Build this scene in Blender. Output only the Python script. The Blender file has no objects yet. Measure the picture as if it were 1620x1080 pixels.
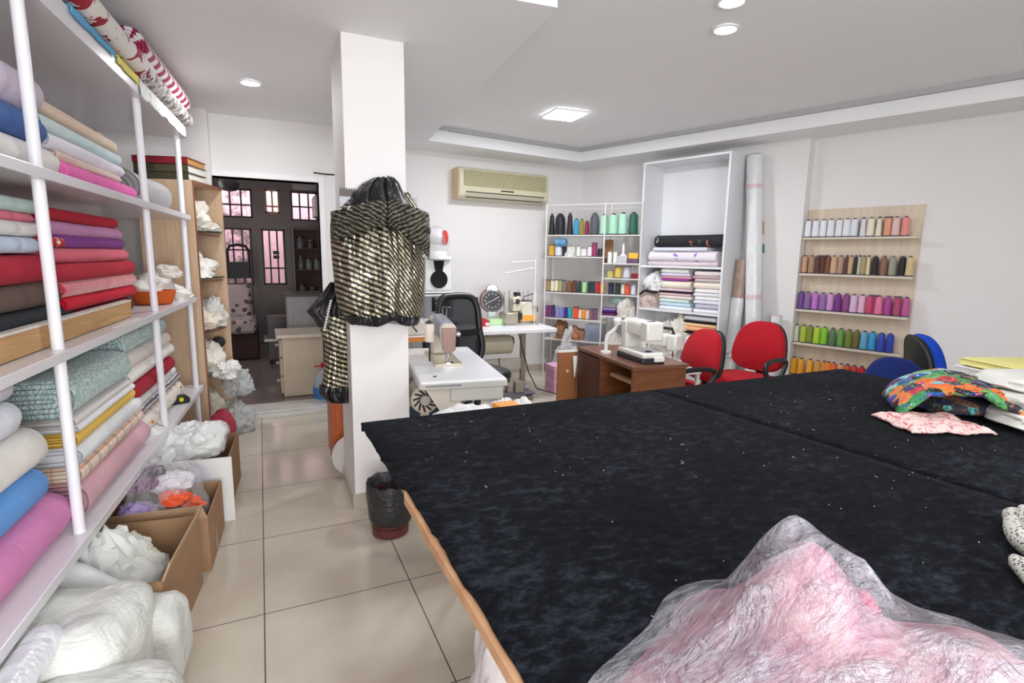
import bpy, bmesh, math, random
from mathutils import Vector, Matrix, noise
random.seed(7)
C = bpy.context.scene.collection
PI = math.pi
# ------------------------------------------------------------------ camera maths (image taken as 1620 x 1080)
FPX, YAW, PITCH, ROLL, HC = 853.18, .435368, .1576129, -.0151711, 1.45
_c, _s = math.cos(YAW), math.sin(YAW)
_F = Vector((_s*math.cos(PITCH), _c*math.cos(PITCH), -math.sin(PITCH)))
_r = Vector((_c, -_s, 0)); _d = _F.cross(_r)
_cr, _sr = math.cos(ROLL), math.sin(ROLL)
CAM_R = _r*_cr + _d*_sr
CAM_D = _r*(-_sr) + _d*_cr
CAM_O = Vector((0, 0, HC))
def ray(x, y): return CAM_R*((x-810)/FPX) + CAM_D*((y-540)/FPX) + _F
def atz(x, y, z): v = ray(x, y); return CAM_O + v*((z-HC)/v.z)
def aty(x, y, Y): v = ray(x, y); return CAM_O + v*(Y/v.y)
def atp(x, y, P, n): v = ray(x, y); return CAM_O + v*((Vector(P)-CAM_O).dot(n)/v.dot(n))
def px(x, y, D): return CAM_O + ray(x, y)*D            # at depth D along the optical axis
def vis(p): v = Vector(p)-CAM_O; return 810+FPX*v.dot(CAM_R)/v.dot(_F), 540+FPX*v.dot(CAM_D)/v.dot(_F)
# ------------------------------------------------------------------ objects
def new_empty(name, loc=(0,0,0), rz=0):
    o = bpy.data.objects.new(name, None); C.objects.link(o)
    o.location = loc; o.rotation_euler = (0, 0, rz); o.empty_display_size = .05
    return o
def tag(o, label, cat, group=None, kind=None):
    o['label'] = label
    o['category'] = cat
    if group: o['group'] = group
    if kind: o['kind'] = kind
    return o
def thing(name, label, cat, loc=(0,0,0), rz=0, group=None):
    return tag(new_empty(name, loc, rz), label, cat, group)
class MB:
    def __init__(s): s.v = []; s.f = []; s.m = []; s.cm = 0
    def add(s, vs, fs, mat=None):
        b = len(s.v)
        s.v += [tuple(mat @ Vector(q)) if mat else tuple(q) for q in vs]
        s.f += [tuple(b+i for i in f) for f in fs]; s.m += [s.cm]*len(fs)
        return s
    def box(s, x0, y0, z0, x1, y1, z1, mat=None):
        v = [(x0,y0,z0),(x1,y0,z0),(x1,y1,z0),(x0,y1,z0),(x0,y0,z1),(x1,y0,z1),(x1,y1,z1),(x0,y1,z1)]
        return s.add(v, [(0,3,2,1),(4,5,6,7),(0,1,5,4),(1,2,6,5),(2,3,7,6),(3,0,4,7)], mat)
    def cbox(s, cx, cy, cz, sx, sy, sz, mat=None):
        return s.box(cx-sx/2, cy-sy/2, cz-sz/2, cx+sx/2, cy+sy/2, cz+sz/2, mat)
    def prism(s, poly, z0, z1, mat=None):
        n = len(poly)
        a = sum(poly[i][0]*poly[(i+1)%n][1]-poly[(i+1)%n][0]*poly[i][1] for i in range(n))
        if a < 0: poly = poly[::-1]
        v = [(p[0],p[1],z0) for p in poly] + [(p[0],p[1],z1) for p in poly]
        f = [tuple(range(n-1,-1,-1)), tuple(range(n,2*n))] + [(i,(i+1)%n,n+(i+1)%n,n+i) for i in range(n)]
        return s.add(v, f, mat)
    def loft(s, rings, cap=True, closed=True, mat=None):
        n = len(rings[0]); v = [p for r in rings for p in r]; f = []
        for j in range(len(rings)-1):
            for i in range(n if closed else n-1):
                k = (i+1) % n
                f.append((j*n+i, j*n+k, (j+1)*n+k, (j+1)*n+i))
        if cap:
            f.append(tuple(range(n-1,-1,-1))); f.append(tuple((len(rings)-1)*n+i for i in range(n)))
        return s.add(v, f, mat)
    def lathe(s, prof, n=24, mat=None, cap=True):
        return s.loft([[(r*math.cos(2*PI*i/n), r*math.sin(2*PI*i/n), z) for i in range(n)] for r, z in prof], cap, True, mat)
    def tube(s, pts, r, n=8, mat=None):
        pts = [Vector(p) for p in pts]; rings = []; up = None
        for i, p in enumerate(pts):
            t = (pts[min(i+1,len(pts)-1)]-pts[max(i-1,0)]).normalized()
            if up is None: up = Vector((0,0,1)) if abs(t.z) < .9 else Vector((1,0,0))
            a = t.cross(up).normalized(); b = a.cross(t).normalized(); up = b
            rr = r[i] if isinstance(r, (list,tuple)) else r
            rings.append([p + a*math.cos(2*PI*k/n)*rr + b*math.sin(2*PI*k/n)*rr for k in range(n)])
        return s.loft(rings, True, True, mat)
    def cyl(s, p0, p1, r0, r1=None, n=16, mat=None): return s.tube([p0, p1], [r0, r0 if r1 is None else r1], n, mat)
    def grid(s, fn, nu, nv, mat=None):
        v = [fn(i/nu, j/nv) for j in range(nv+1) for i in range(nu+1)]
        f = [(j*(nu+1)+i, j*(nu+1)+i+1, (j+1)*(nu+1)+i+1, (j+1)*(nu+1)+i) for j in range(nv) for i in range(nu)]
        return s.add(v, f, mat)
    def ball(s, c, r, nu=24, nv=14, fn=None, mat=None):
        rx, ry, rz = r if isinstance(r, (tuple,list)) else (r,r,r); rings = []
        for j in range(1, nv):
            th = PI*j/nv - PI/2
            ring = []
            for i in range(nu):
                ph = 2*PI*i/nu
                d = Vector((math.cos(th)*math.cos(ph), math.cos(th)*math.sin(ph), math.sin(th)))
                k = fn(d) if fn else 1
                ring.append((c[0]+d.x*rx*k, c[1]+d.y*ry*k, c[2]+d.z*rz*k))
            rings.append(ring)
        return s.loft(rings, True, True, mat)
def mk(mb, name, mat, parent=None, loc=None, rz=0, smooth=True, bev=0, sub=0, solid=0, label=None, ang=40):
    me = bpy.data.meshes.new(name)
    me.from_pydata(mb.v, [], mb.f)
    mats = mat if isinstance(mat, (list,tuple)) else [mat]
    for m in mats: me.materials.append(m)
    if len(mats) > 1: me.polygons.foreach_set('material_index', mb.m)
    bm = bmesh.new(); bm.from_mesh(me)
    bmesh.ops.recalc_face_normals(bm, faces=bm.faces)
    if smooth:
        for f in bm.faces: f.smooth = True
        ca = math.radians(ang)
        for e in bm.edges:
            if len(e.link_faces) == 2 and e.calc_face_angle(0) > ca: e.smooth = False
    bm.to_mesh(me); bm.free()
    o = bpy.data.objects.new(name, me); C.objects.link(o)
    if parent: o.parent = parent
    if loc is not None: o.location = loc
    o.rotation_euler = (0, 0, rz)
    if solid:
        q = o.modifiers.new('solid', 'SOLIDIFY'); q.thickness = solid; q.offset = -1
    if bev:
        q = o.modifiers.new('bev', 'BEVEL'); q.width = bev; q.segments = 2; q.limit_method = 'ANGLE'; q.angle_limit = math.radians(35)
    if sub:
        q = o.modifiers.new('sub', 'SUBSURF'); q.levels = sub; q.render_levels = sub
    if label: o['label'] = label
    return o
def solo(mb, name, mat, label, cat, loc=None, rz=0, group=None, **k):
    return tag(mk(mb, name, mat, None, loc, rz, **k), label, cat, group)
def struct(mb, name, mat, **k):
    o = mk(mb, name, mat, **k); o['kind'] = 'structure'; return o
def copy_tree(o, parent=None):
    c = o.copy(); C.objects.link(c)
    if parent: c.parent = parent
    for ch in list(o.children): copy_tree(ch, c)
    return c
# ------------------------------------------------------------------ materials
def lin(c):
    f = lambda u: (u/12.92 if u <= .04045 else ((u+.055)/1.055)**2.4)
    return (f(c[0]/255), f(c[1]/255), f(c[2]/255), 1)
class NT:
    def __init__(s, name):
        s.mat = bpy.data.materials.new(name); s.mat.use_nodes = True
        s.t = s.mat.node_tree; s.b = s.t.nodes['Principled BSDF']; s.L = s.t.links.new
    def n(s, typ, **k):
        q = s.t.nodes.new(typ)
        for a, v in k.items():
            if a.startswith('i_'):
                a = a[2:]; a = int(a) if a.isdigit() else a.replace('_', ' ')
                if hasattr(v, 'is_linked') or hasattr(v, 'links'): s.L(v, q.inputs[a])
                else: q.inputs[a].default_value = v
            else: setattr(q, a, v)
        return q
    def math(s, op, a, b=0.0, c=0.0):
        q = s.t.nodes.new('ShaderNodeMath'); q.operation = op
        for i, v in enumerate((a, b, c)):
            if isinstance(v, (int,float)): q.inputs[i].default_value = v
            else: s.L(v, q.inputs[i])
        return q.outputs[0]
    def xyz(s, kind='Object'):
        t = s.n('ShaderNodeTexCoord'); q = s.n('ShaderNodeSeparateXYZ'); s.L(t.outputs[kind], q.inputs[0])
        return q.outputs[0], q.outputs[1], q.outputs[2], t.outputs[kind]
    def mix(s, f, a, b):
        q = s.t.nodes.new('ShaderNodeMix'); q.data_type = 'RGBA'
        if isinstance(f, (int,float)): q.inputs[0].default_value = f
        else: s.L(f, q.inputs[0])
        for i, v in ((6,a),(7,b)):
            if isinstance(v, tuple): q.inputs[i].default_value = v
            else: s.L(v, q.inputs[i])
        return q.outputs[2]
    def noise(s, scale, detail=3, vec=None, rough=.5, dist=0):
        q = s.n('ShaderNodeTexNoise'); q.inputs['Scale'].default_value = scale; q.inputs['Detail'].default_value = detail
        q.inputs['Roughness'].default_value = rough; q.inputs['Distortion'].default_value = dist
        if vec is not None: s.L(vec, q.inputs['Vector'])
        return q.outputs[0]
    def ramp(s, f, stops, interp='LINEAR'):
        q = s.t.nodes.new('ShaderNodeValToRGB'); q.color_ramp.interpolation = interp
        e = q.color_ramp.elements
        while len(e) < len(stops): e.new(.5)
        for i, (p, c) in enumerate(stops): e[i].position = p; e[i].color = c
        s.L(f, q.inputs[0]); return q.outputs[0]
    def bump(s, h, strength=.3, dist=.01):
        q = s.n('ShaderNodeBump'); q.inputs['Strength'].default_value = strength; q.inputs['Distance'].default_value = dist
        s.L(h, q.inputs['Height']); s.L(q.outputs[0], s.b.inputs['Normal'])
    def set(s, **k):
        for a, v in k.items():
            a = a.replace('_', ' ')
            if isinstance(v, (int,float,tuple)): s.b.inputs[a].default_value = v
            else: s.L(v, s.b.inputs[a])
        return s.mat
_mc = {}
def mat(name, c, rough=.5, metal=0, var=.06, nscale=6, bump=0, bscale=60, bdist=.004, coat=0, sheen=0, spec=.5, alpha=None, trans=0, obj='Object'):
    key = (name, c, rough, metal)
    if key in _mc: return _mc[key]
    T = NT(name)
    x, y, z, v = T.xyz(obj)
    L = lin(c)
    if var:
        f = T.noise(nscale, 4, v)
        lo = tuple(min(1, q*(1-var)) for q in L[:3])+(1,); hi = tuple(min(1, q*(1+var)) for q in L[:3])+(1,)
        T.set(Base_Color=T.ramp(f, [(.3, lo), (.7, hi)]))
    else: T.set(Base_Color=L)
    T.set(Roughness=rough, Metallic=metal, Specular_IOR_Level=spec)
    if coat: T.set(Coat_Weight=coat)
    if sheen: T.set(Sheen_Weight=sheen)
    if trans: T.set(Transmission_Weight=trans)
    if alpha is not None: T.set(Alpha=alpha)
    if bump: T.bump(T.noise(bscale, 3, v), bump, bdist)
    _mc[key] = T.mat
    return T.mat
def fab(c, rough=.85, weave=320, name='fabric', fold=.35):
    key = ('fab', c, rough, fold)
    if key in _mc: return _mc[key]
    T = NT(name); x, y, z, v = T.xyz(); L = lin(c)
    f = T.noise(7, 4, v)
    T.set(Base_Color=T.ramp(f, [(.3, tuple(q*.93 for q in L[:3])+(1,)), (.7, tuple(min(1,q*1.06) for q in L[:3])+(1,))]))
    T.set(Roughness=rough, Sheen_Weight=.04, Specular_IOR_Level=.15)
    h = T.math('ADD', T.math('MULTIPLY', T.noise(weave, 2, v), .15), T.math('MULTIPLY', T.noise(11, 3, v, .55, .6), fold*3))
    T.bump(h, .5, .012)
    _mc[key] = T.mat
    return T.mat
def plastic_film(name, tint=(235,235,240), a=.35, rough=.15):
    key = (name, tint, a)
    if key in _mc: return _mc[key]
    T = NT(name); x, y, z, v = T.xyz()
    T.set(Base_Color=lin(tint), Roughness=rough, Specular_IOR_Level=.8)
    f = T.noise(9, 5, v, .6, 1.2)
    T.set(Alpha=T.ramp(f, [(.35, (a*.7,)*3+(1,)), (.7, (min(1,a*1.5),)*3+(1,))]))
    T.bump(f, .8, .05)
    _mc[key] = T.mat
    return T.mat
def emit(name, c, s):
    T = NT(name); T.set(Base_Color=lin(c), Emission_Color=lin(c), Emission_Strength=s); return T.mat
ORD = ['first','second','third','fourth','fifth','sixth','seventh','eighth','ninth','tenth','eleventh','twelfth','thirteenth','fourteenth','fifteenth','sixteenth','seventeenth','eighteenth']
def fold_noise(p, k=1.0): return noise.noise(Vector(p)*k)
# ================================================================== THE ROOM
CE = 2.55; CT = 2.70
R0 = atz(1283, 217, CE); R0.z = 0
_t = math.radians(-16.5)
RD = Vector((math.sin(_t), math.cos(_t), 0)); RN = Vector((-math.cos(_t), math.sin(_t), 0))     # along / into the room
_v = ray(923, 272)
_den = _v.x*(-RD.y) + _v.y*RD.x
_sx = (R0.x*(-RD.y) + R0.y*RD.x)/_den
CO = Vector((_v.x*_sx, _v.y*_sx, 0))                                                            # far right room corner
WD = Vector((math.sin(math.radians(84)), math.cos(math.radians(84)), 0)); WN = Vector((WD.y, -WD.x, 0))
def RP(t, off=0, z=0): return R0 + RD*t + RN*off + Vector((0,0,z))
def WP(s, off=0, z=0): return CO + WD*s + WN*off + Vector((0,0,z))
RROT = math.atan2(RD.y, RD.x)          # frame: +x along the right wall (away from camera), +y = out of the room?
YD = 5.2                                # door wall face
SU = Vector((math.sin(math.radians(4)), math.cos(math.radians(4)), 0)); SN = Vector((math.cos(math.radians(4)), -math.sin(math.radians(4)), 0))
S0 = Vector((-.6, 2, 0))
def SP(u, off=0, z=0): return S0 + SU*u + SN*off + Vector((0,0,z))
def su(x, y, off=-.03):
    p = atp(x, y, S0+SN*off, SN); return (p-S0).dot(SU), p.z

def wallmat(name, c):
    T = NT(name); x, y, z, v = T.xyz(); L = lin(c)
    f = T.noise(1.3, 4, v)
    T.set(Base_Color=T.ramp(f, [(.3, tuple(q*.97 for q in L[:3])+(1,)), (.7, L)]), Roughness=.65, Specular_IOR_Level=.3)
    T.bump(T.noise(90, 3, v), .08, .003)
    return T.mat
M_WALL = wallmat('painted_wall', (232, 229, 228))
M_CEIL = wallmat('painted_ceiling', (242, 242, 244))
M_WHITE = mat('white_paint', (238, 236, 236), .4, var=.02)
def tilemat():
    T = NT('floor_tiles'); x, y, z, v = T.xyz()
    def grout(a, off, size):
        q = T.math('DIVIDE', T.math('SUBTRACT', a, off), size)
        q = T.math('ABSOLUTE', T.math('SUBTRACT', T.math('FRACT', T.math('ADD', q, .5)), .5))
        return T.math('LESS_THAN', T.math('MULTIPLY', q, size), .0022), T.math('FLOOR', T.math('DIVIDE', T.math('SUBTRACT', a, off), size))
    g1, i1 = grout(x, -.058, .595); g2, i2 = grout(y, 2.215, .645)
    g = T.math('MAXIMUM', g1, g2)
    f = T.noise(2.2, 5, v, .6); f2 = T.noise(60, 2, v)
    base = T.mix(T.math('MULTIPLY', f2, .25), T.ramp(f, [(.35, lin((196,186,170))), (.65, lin((208,199,184)))]), lin((180,168,150)))
    T.set(Base_Color=T.mix(g, base, lin((62,50,42))), Roughness=T.math('ADD', T.math('MULTIPLY', g, .5), .13), Specular_IOR_Level=.5)
    T.bump(T.math('SUBTRACT', 1, g), .3, .002)
    return T.mat
M_TILE = tilemat()
fl = MB().box(-2.2, -3.2, -.1, 7.5, YD, 0).box(.76, YD, -.1, 5.0, 6.7, 0)
struct(fl, 'floor', M_TILE, smooth=False)
struct(MB().box(-2.2, YD, -.12, 2.0, 11.3, -.004), 'floor', mat('grey_mauve_tile', (128,116,112), .15, var=.06, nscale=2), smooth=False)
# walls
def slab(p, q, th, n, z0, z1):           # wall between plan points, th thick on the side away from n
    p = Vector(p); q = Vector(q); b = Vector(n)*(-th)
    return MB().prism([(p.x,p.y),(q.x,q.y),((q+b).x,(q+b).y),((p+b).x,(p+b).y)], z0, z1)
def holes(x0, x1, z0, z1, hs, y0, y1):
    xs = sorted({x0, x1, *[h[0] for h in hs], *[h[1] for h in hs]}); zs = sorted({z0, z1, *[h[2] for h in hs], *[h[3] for h in hs]})
    m = MB()
    for i in range(len(xs)-1):
        for j in range(len(zs)-1):
            cx, cz = (xs[i]+xs[i+1])/2, (zs[j]+zs[j+1])/2
            if not any(h[0] < cx < h[1] and h[2] < cz < h[3] for h in hs): m.box(xs[i], y0, zs[j], xs[i+1], y1, zs[j+1])
    return m
struct(slab(RP(0), RP((CO-R0).dot(RD)+.1), .22, RN, 0, CT+.2), 'wall_right', M_WALL, smooth=False)
struct(slab(RP(-7, -.12), RP(.02, -.12), .12, RN, 0, CT+.2), 'wall_right', M_WALL, smooth=False)
struct(slab(WP(.1), WP(-3.13), .12, WN, 0, CT+.2), 'wall_back', M_WALL, smooth=False)
struct(MB().box(.66, YD, 0, .76, 5.98, CT+.2), 'wall_back_return', M_WALL, smooth=False)
SDEP = .62
struct(slab(SP(-5.4, -SDEP), SP(3.25, -SDEP), .12, SN, 0, CT+.2), 'wall_left', M_WALL, smooth=False)
dl = aty(343.5, 400, YD).x; dr = aty(512, 500, YD).x; dt = aty(420, 283.5, YD).z
struct(holes(-1.6, .76, 0, CT+.2, [(dl, dr, 0, dt)], YD, YD+.16), 'wall_door', M_WALL, smooth=False)
struct(MB().box(-2.6, -3.2, 0, -1.35, -3.08, CT+.2).box(-1.35, -3.2, 2.35, 1.9, -3.08, CT+.2).box(1.9, -3.2, 0, 7.5, -3.08, CT+.2).box(-1.35, -3.2, 0, 1.9, -3.08, .25), 'wall_front', M_WALL, smooth=False)
struct(MB().box(1.98, -3.08, 0, 2.1, -1.65, CT+.2), 'wall_light_blocker', M_WALL, smooth=False)  # added unseen wall stub, keeps shopfront daylight off the right wall
# shopfront window behind the camera
w = struct(MB().box(-1.35,-3.16,.25,1.9,-3.1,.31).box(-1.35,-3.16,2.29,1.9,-3.1,2.35).box(-1.35,-3.16,.31,-1.29,-3.1,2.29).box(1.84,-3.16,.31,1.9,-3.1,2.29).box(.25,-3.16,.31,.31,-3.1,2.29), 'window_1', M_WHITE, smooth=False)
# corner pilaster left of the door
xp = aty(329.5, 220, YD-.12).x
struct(MB().box(-1.2, YD-.12, 0, xp, YD, CE+.01), 'wall_pilaster', M_WALL, smooth=False)
# door trim
tr = MB().box(dl-.045, YD-.02, 0, dl, YD+.17, dt+.05).box(dr, YD-.02, 0, dr+.05, YD+.17, dt+.05).box(dl, YD-.02, dt, dr, YD+.17, dt+.05)
struct(tr, 'trim_1', M_WHITE, smooth=False, bev=.004)
struct(MB().box(dl-.02, YD-.13, 0, dr+.03, YD+.2, .035).box(dl-.02, YD-.09, .035, dr+.03, YD+.2, .055), 'trim_2', mat('marble_step', (205,202,196), .25, var=.08), smooth=False, bev=.004)
# pillar
PY = atz(565, 803, 0).y; pxl = aty(565, 803, PY).x-.008; pxr = aty(643, 330, PY).x
struct(MB().box(pxl, PY, 0, pxr, PY+.42, CE+.01), 'wall_pillar', M_WALL, smooth=False, bev=.004)
struct(MB().box(pxl-.012, PY-.012, 0, pxr+.012, PY+.432, .085), 'baseboard_pillar', mat('skirting_tile', (186,174,162), .25, var=.05), smooth=False)
struct(slab(WP(-.02, .012), WP(-3.0, .012), .012, WN, 0, .08), 'baseboard_back', mat('skirting_tile', (186,174,162), .25, var=.05), smooth=False)
# ------------------------------------------------------------------ ceiling: upper slab, dropped border with a stepped edge
struct(MB().box(-2.4, -3.3, CT, 8, 7.2, CT+.12), 'ceiling', M_CEIL, smooth=False)
A = atz(677, 222, CE); B = atz(918, 256, CE); D = atz(882, 12, CE); E2 = atz(815, 0, CE)
bd = (B - A); 
def line_isect(p, d, q, e):
    den = d.x*e.y-d.y*e.x; r = q-p; t = (r.x*e.y-r.y*e.x)/den; return p+d*t
def border(g, z0, z1, name, m):
    ad = (D-A).normalized(); na = Vector((ad.y, -ad.x, 0)); na = na if na.x < 0 else -na    # outward (left)
    bdir = bd.normalized(); nb = Vector((-bdir.y, bdir.x, 0))                                # outward (far)
    a0 = A + na*g; b0 = B + nb*g
    r1 = atz(1620, 152, CE); rdir = (r1-B).normalized(); nr = Vector((-rdir.y, rdir.x, 0)); nr = nr if nr.x > 0 else -nr
    c0 = B + nr*g
    e_dir = (E2-D).normalized(); ne = Vector((-e_dir.y, e_dir.x, 0)); ne = ne if ne.y > 0 else -ne
    d0 = D + ne*g
    PA = line_isect(a0, ad, b0, bdir); PB = line_isect(b0, bdir, c0, rdir); PD = line_isect(a0, ad, d0, e_dir)
    PE = PD + e_dir*4.5; PR = PB + rdir*9.5
    struct(MB().prism([(PD.x,PD.y),(PA.x,PA.y),(-2.4, PA.y),(-2.4, PE.y),(PE.x,PE.y)][:5], z0, z1), name, m, smooth=False)
    struct(MB().prism([(-2.4,PA.y),(PA.x,PA.y),(PB.x,PB.y),(PB.x+3,PB.y+.5),(PB.x+3,7.2),(-2.4,7.2)], z0, z1), name, m, smooth=False)
    struct(MB().prism([(PB.x,PB.y),(PR.x,PR.y),(PR.x+4,PR.y),(PB.x+3,PB.y+.5)], z0, z1), name, m, smooth=False)
border(0, CE, CE+.11, 'ceiling_border', M_CEIL)
border(-.04, CE+.11, CT, 'ceiling_border_lip', wallmat('lip_shade_grey', (182,182,186)))  # grey colour stands in for the shade along the tray edge
# ------------------------------------------------------------------ ceiling lamps
M_LED = emit('led_diffuser', (246,250,255), 14)
M_RING = mat('lamp_ring', (240,240,240), .35, var=0)
def downlight(p, lab, r=.055, w=9, grp='round ceiling downlights'):
    t = thing('ceiling_downlight', lab, 'ceiling lamp', p, 0, grp)
    mk(MB().lathe([(r*.98,-.001),(r*1.3,-.004),(r*1.32,-.012),(r*1.05,-.014),(r*.98,-.006)], 32, cap=False), 'trim_ring', M_RING, t)
    mk(MB().lathe([(0.001,-.009),(r*1.0,-.009),(r*1.0,-.004),(0.001,-.004)], 32), 'diffuser', M_LED, t)
    l = bpy.data.lights.new('downlight_lamp', 'AREA'); l.shape = 'DISK'; l.size = r*2; l.energy = w; l.color = (.95,.97,1)
    o = bpy.data.objects.new('lamp', l); C.objects.link(o); o.parent = t; o.location = (0,0,-.02)
    return t
p = atz(396, 129, CE); downlight((p.x,p.y,CE), 'round white downlight in the lower ceiling above the left fabric shelves')
p = atz(1148, 44, CT); downlight((p.x,p.y,CT), 'round downlight fully in view on the raised ceiling over the black table')
p = atz(1158, 0, CT); downlight((p.x,p.y,CT), 'round downlight cut off by the top edge of the photo')
downlight((1.2,.3,CT), 'added round downlight out of view above the near end of the black table')  # lamp added out of view for extra light, not a known fitting
p = atz(893, 180, CT)
t = thing('ceiling_panel_light', 'square lit LED panel on the raised ceiling before the air conditioner', 'ceiling lamp', (p.x, p.y, CT), math.radians(-4))
mk(MB().cbox(0,0,-.006,.30,.30,.012), 'frame', M_RING, t, smooth=False, bev=.004)
mk(MB().cbox(0,0,-.016,.285,.285,.012), 'diffuser', M_LED, t, smooth=False)
l = bpy.data.lights.new('panel_lamp', 'AREA'); l.size = .28; l.energy = 28; l.color = (.93,.96,1)
o = bpy.data.objects.new('lamp', l); C.objects.link(o); o.parent = t; o.location = (0,0,-.05)
# daylight through the shopfront
def area(name, loc, rot, sx, sy, e, col=(1,1,1)):
    l = bpy.data.lights.new(name, 'AREA'); l.shape = 'RECTANGLE'; l.size = sx; l.size_y = sy; l.energy = e; l.color = col
    o = bpy.data.objects.new(name, l); C.objects.link(o); o.location = loc; o.rotation_euler = rot; return o
area('shopfront_daylight', (.1, -3.05, 1.3), (math.radians(90), 0, 0), 2.8, 1.95, 185, (.97,.985,1))
W = bpy.data.worlds.new('World'); bpy.context.scene.world = W; W.use_nodes = True
bg = W.node_tree.nodes['Background']; bg.inputs[0].default_value = (.93,.96,1,1); bg.inputs[1].default_value = .6
# ------------------------------------------------------------------ things on the walls
# air conditioner
acl, acr = atp(708.5, 290, WP(0), WN), atp(856, 300, WP(0), WN)
s0, s1 = (acl-CO).dot(WD)+.05, (acr-CO).dot(WD)-.02
zt, zb = 2.40, 2.06
t = thing('air_conditioner', 'cream wall air conditioner with diagonal grille under the ceiling', 'air conditioner', WP((s0+s1)/2, 0, (zt+zb)/2), math.atan2(WD.y, WD.x))
L_ = s1-s0; hh = zt-zb
M_AC = mat('aged_cream_plastic', (206,200,172), .4, var=.03)
M_ACS = mat('aged_side_plastic', (212,186,150), .45, var=.03)
M_DARK = mat('dark_gap', (40,38,36), .6, var=0)
prof = [(0,-hh/2),(-.14,-hh/2),(-.185,-hh/2+.04),(-.19,-hh/2+.09),(-.19,hh/2-.05),(-.175,hh/2-.012),(-.14,hh/2),(0,hh/2)]
mk(MB().loft([[(x, y, z) for y, z in prof] for x in (-L_/2, L_/2)]), 'casing', M_AC, t, bev=.012)
mk(MB().cbox(-L_/2-.001,-.09,0,.012,.17,hh*.96), 'side_cap', M_ACS, t, bev=.01)
mk(MB().cbox(.01, -.19, .055, L_-.09, .008, .165), 'grille', mat('grille_beige', (150,144,112), .5, var=.02), t, bev=.003)
g = MB()
for k in range(34):
    xx = -L_/2+.045+(k-3)*.038
    for a in (0,):
        p0, p1 = (xx, -.194, -.03), (xx+.15, -.194, .14)
        x0 = max(p0[0], -L_/2+.06); x1 = min(p1[0], L_/2-.04)
        if x1-x0 < .01: continue
        f0 = (x0-p0[0])/.15; f1 = (x1-p0[0])/.15
        g.tube([(x0,-.195,-.03+.17*f0),(x1,-.195,-.03+.17*f1)], .0075, 4)
mk(g, 'grille_slats', mat('grille_slat', (190,184,150), .45, var=.02), t)
mk(MB().cbox(.01,-.178,-.118,L_-.14,.02,.05), 'outlet_louver', mat('louver_grey', (176,168,150), .4, var=.03), t, bev=.006)
mk(MB().cbox(.01,-.186,-.092,L_-.14,.012,.010).cbox(.01,-.165,-.146,L_-.16,.02,.008).cbox(.02,-.192,-.058,.17,.008,.014), 'dark_slots', M_DARK, t, smooth=False)
# thin cable on the door wall
a, b = aty(496, 273, YD-.006), aty(541, 277, YD-.006)
solo(MB().tube([a, (a+b)/2+Vector((0,0,-.004)), b], .006, 6), 'cable', mat('black_cable', (40,36,36), .5), 'short thin dark cable on the white wall above the doorway', 'cable')
# ================================================================== THE BACK ROOM SEEN THROUGH THE DOORWAY
KY = 9.6
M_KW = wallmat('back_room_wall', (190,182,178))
struct(MB().box(-2.2, YD+.16, 0, -1.6, 11.3, CT), 'wall_backroom_left', M_KW, smooth=False)
struct(MB().box(1.75, 6.1, 0, 1.85, 11.3, CT), 'wall_backroom_right', M_KW, smooth=False)
M_PART = mat('grey_brown_joinery', (120,108,106), .45, var=.08)
def K(x, y): q = aty(x, y, KY); return q.x, q.z
wins = []
for (x0,y0,x1,y1) in ((344,296,400,345),(352,360,402,450),(418,299,443,338),(459,302,503,350),(413,362,454,450)):
    xa, za = K(x0, y0); xb, zb_ = K(x1, y1); wins.append((xa, xb, zb_, za))
struct(holes(-1.6, 1.75, 0, CT, wins, KY, KY+.09), 'wall_partition', M_PART, smooth=False)
M_PANE = plastic_film('window_glass', (225,225,230), .08, .05)
M_BAR = mat('dark_bars', (52,40,42), .5)
for k, (x0,x1,z0,z1) in enumerate(wins):
    m = MB(); nx = (3,3,2,3,3)[k]; nz = (1,1,1,1,1)[k]
    for i in range(1, nx): xx = x0+(x1-x0)*i/nx; m.box(xx-.012, KY+.02, z0, xx+.012, KY+.05, z1)
    for i in range(1, nz+1):
        zz = z0+(z1-z0)*(.45,.62,.3,.48,.3)[k]
        m.box(x0, KY+.022, zz-.012, x1, KY+.048, zz+.012)
    m.box(x0,KY-.01,z0,x0+.025,KY+.06,z1).box(x1-.025,KY-.01,z0,x1,KY+.06,z1).box(x0,KY-.01,z0,x1,KY+.06,z0+.025).box(x0,KY-.01,z1-.025,x1,KY+.06,z1)
    f = struct(m, 'window_%d' % (k+2), M_BAR if k != 2 else mat('brass_frame', (170,140,90), .4), smooth=False)
    mk(MB().box(x0, KY+.06, z0, x1, KY+.064, z1), 'pane', M_PANE, f, smooth=False)
# pink yard wall outside
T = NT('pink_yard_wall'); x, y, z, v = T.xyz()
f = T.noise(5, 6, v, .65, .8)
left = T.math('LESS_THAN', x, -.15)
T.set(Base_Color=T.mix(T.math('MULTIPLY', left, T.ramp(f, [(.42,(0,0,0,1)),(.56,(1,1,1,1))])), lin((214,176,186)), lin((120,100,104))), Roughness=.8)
struct(MB().box(-3, 11.1, 0, 3.2, 11.2, 3.4), 'wall_yard', T.mat, smooth=False)
area('yard_daylight', (-.1, 10.3, 3.3), (math.radians(18), 0, 0), 3.6, 1.0, 120, (1,.93,.96))
area('back_room_fill', (-1.55, 7.6, 1.7), (0, math.radians(-90), 0), 1.2, 1.6, 14, (1,.95,.95))  # added fill lamp to brighten the back room, no window on this side
struct(MB().box(-1.6, YD+.16, CE+.1, 1.75, KY+.09, CE+.16), 'ceiling', M_CEIL, smooth=False)
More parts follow.
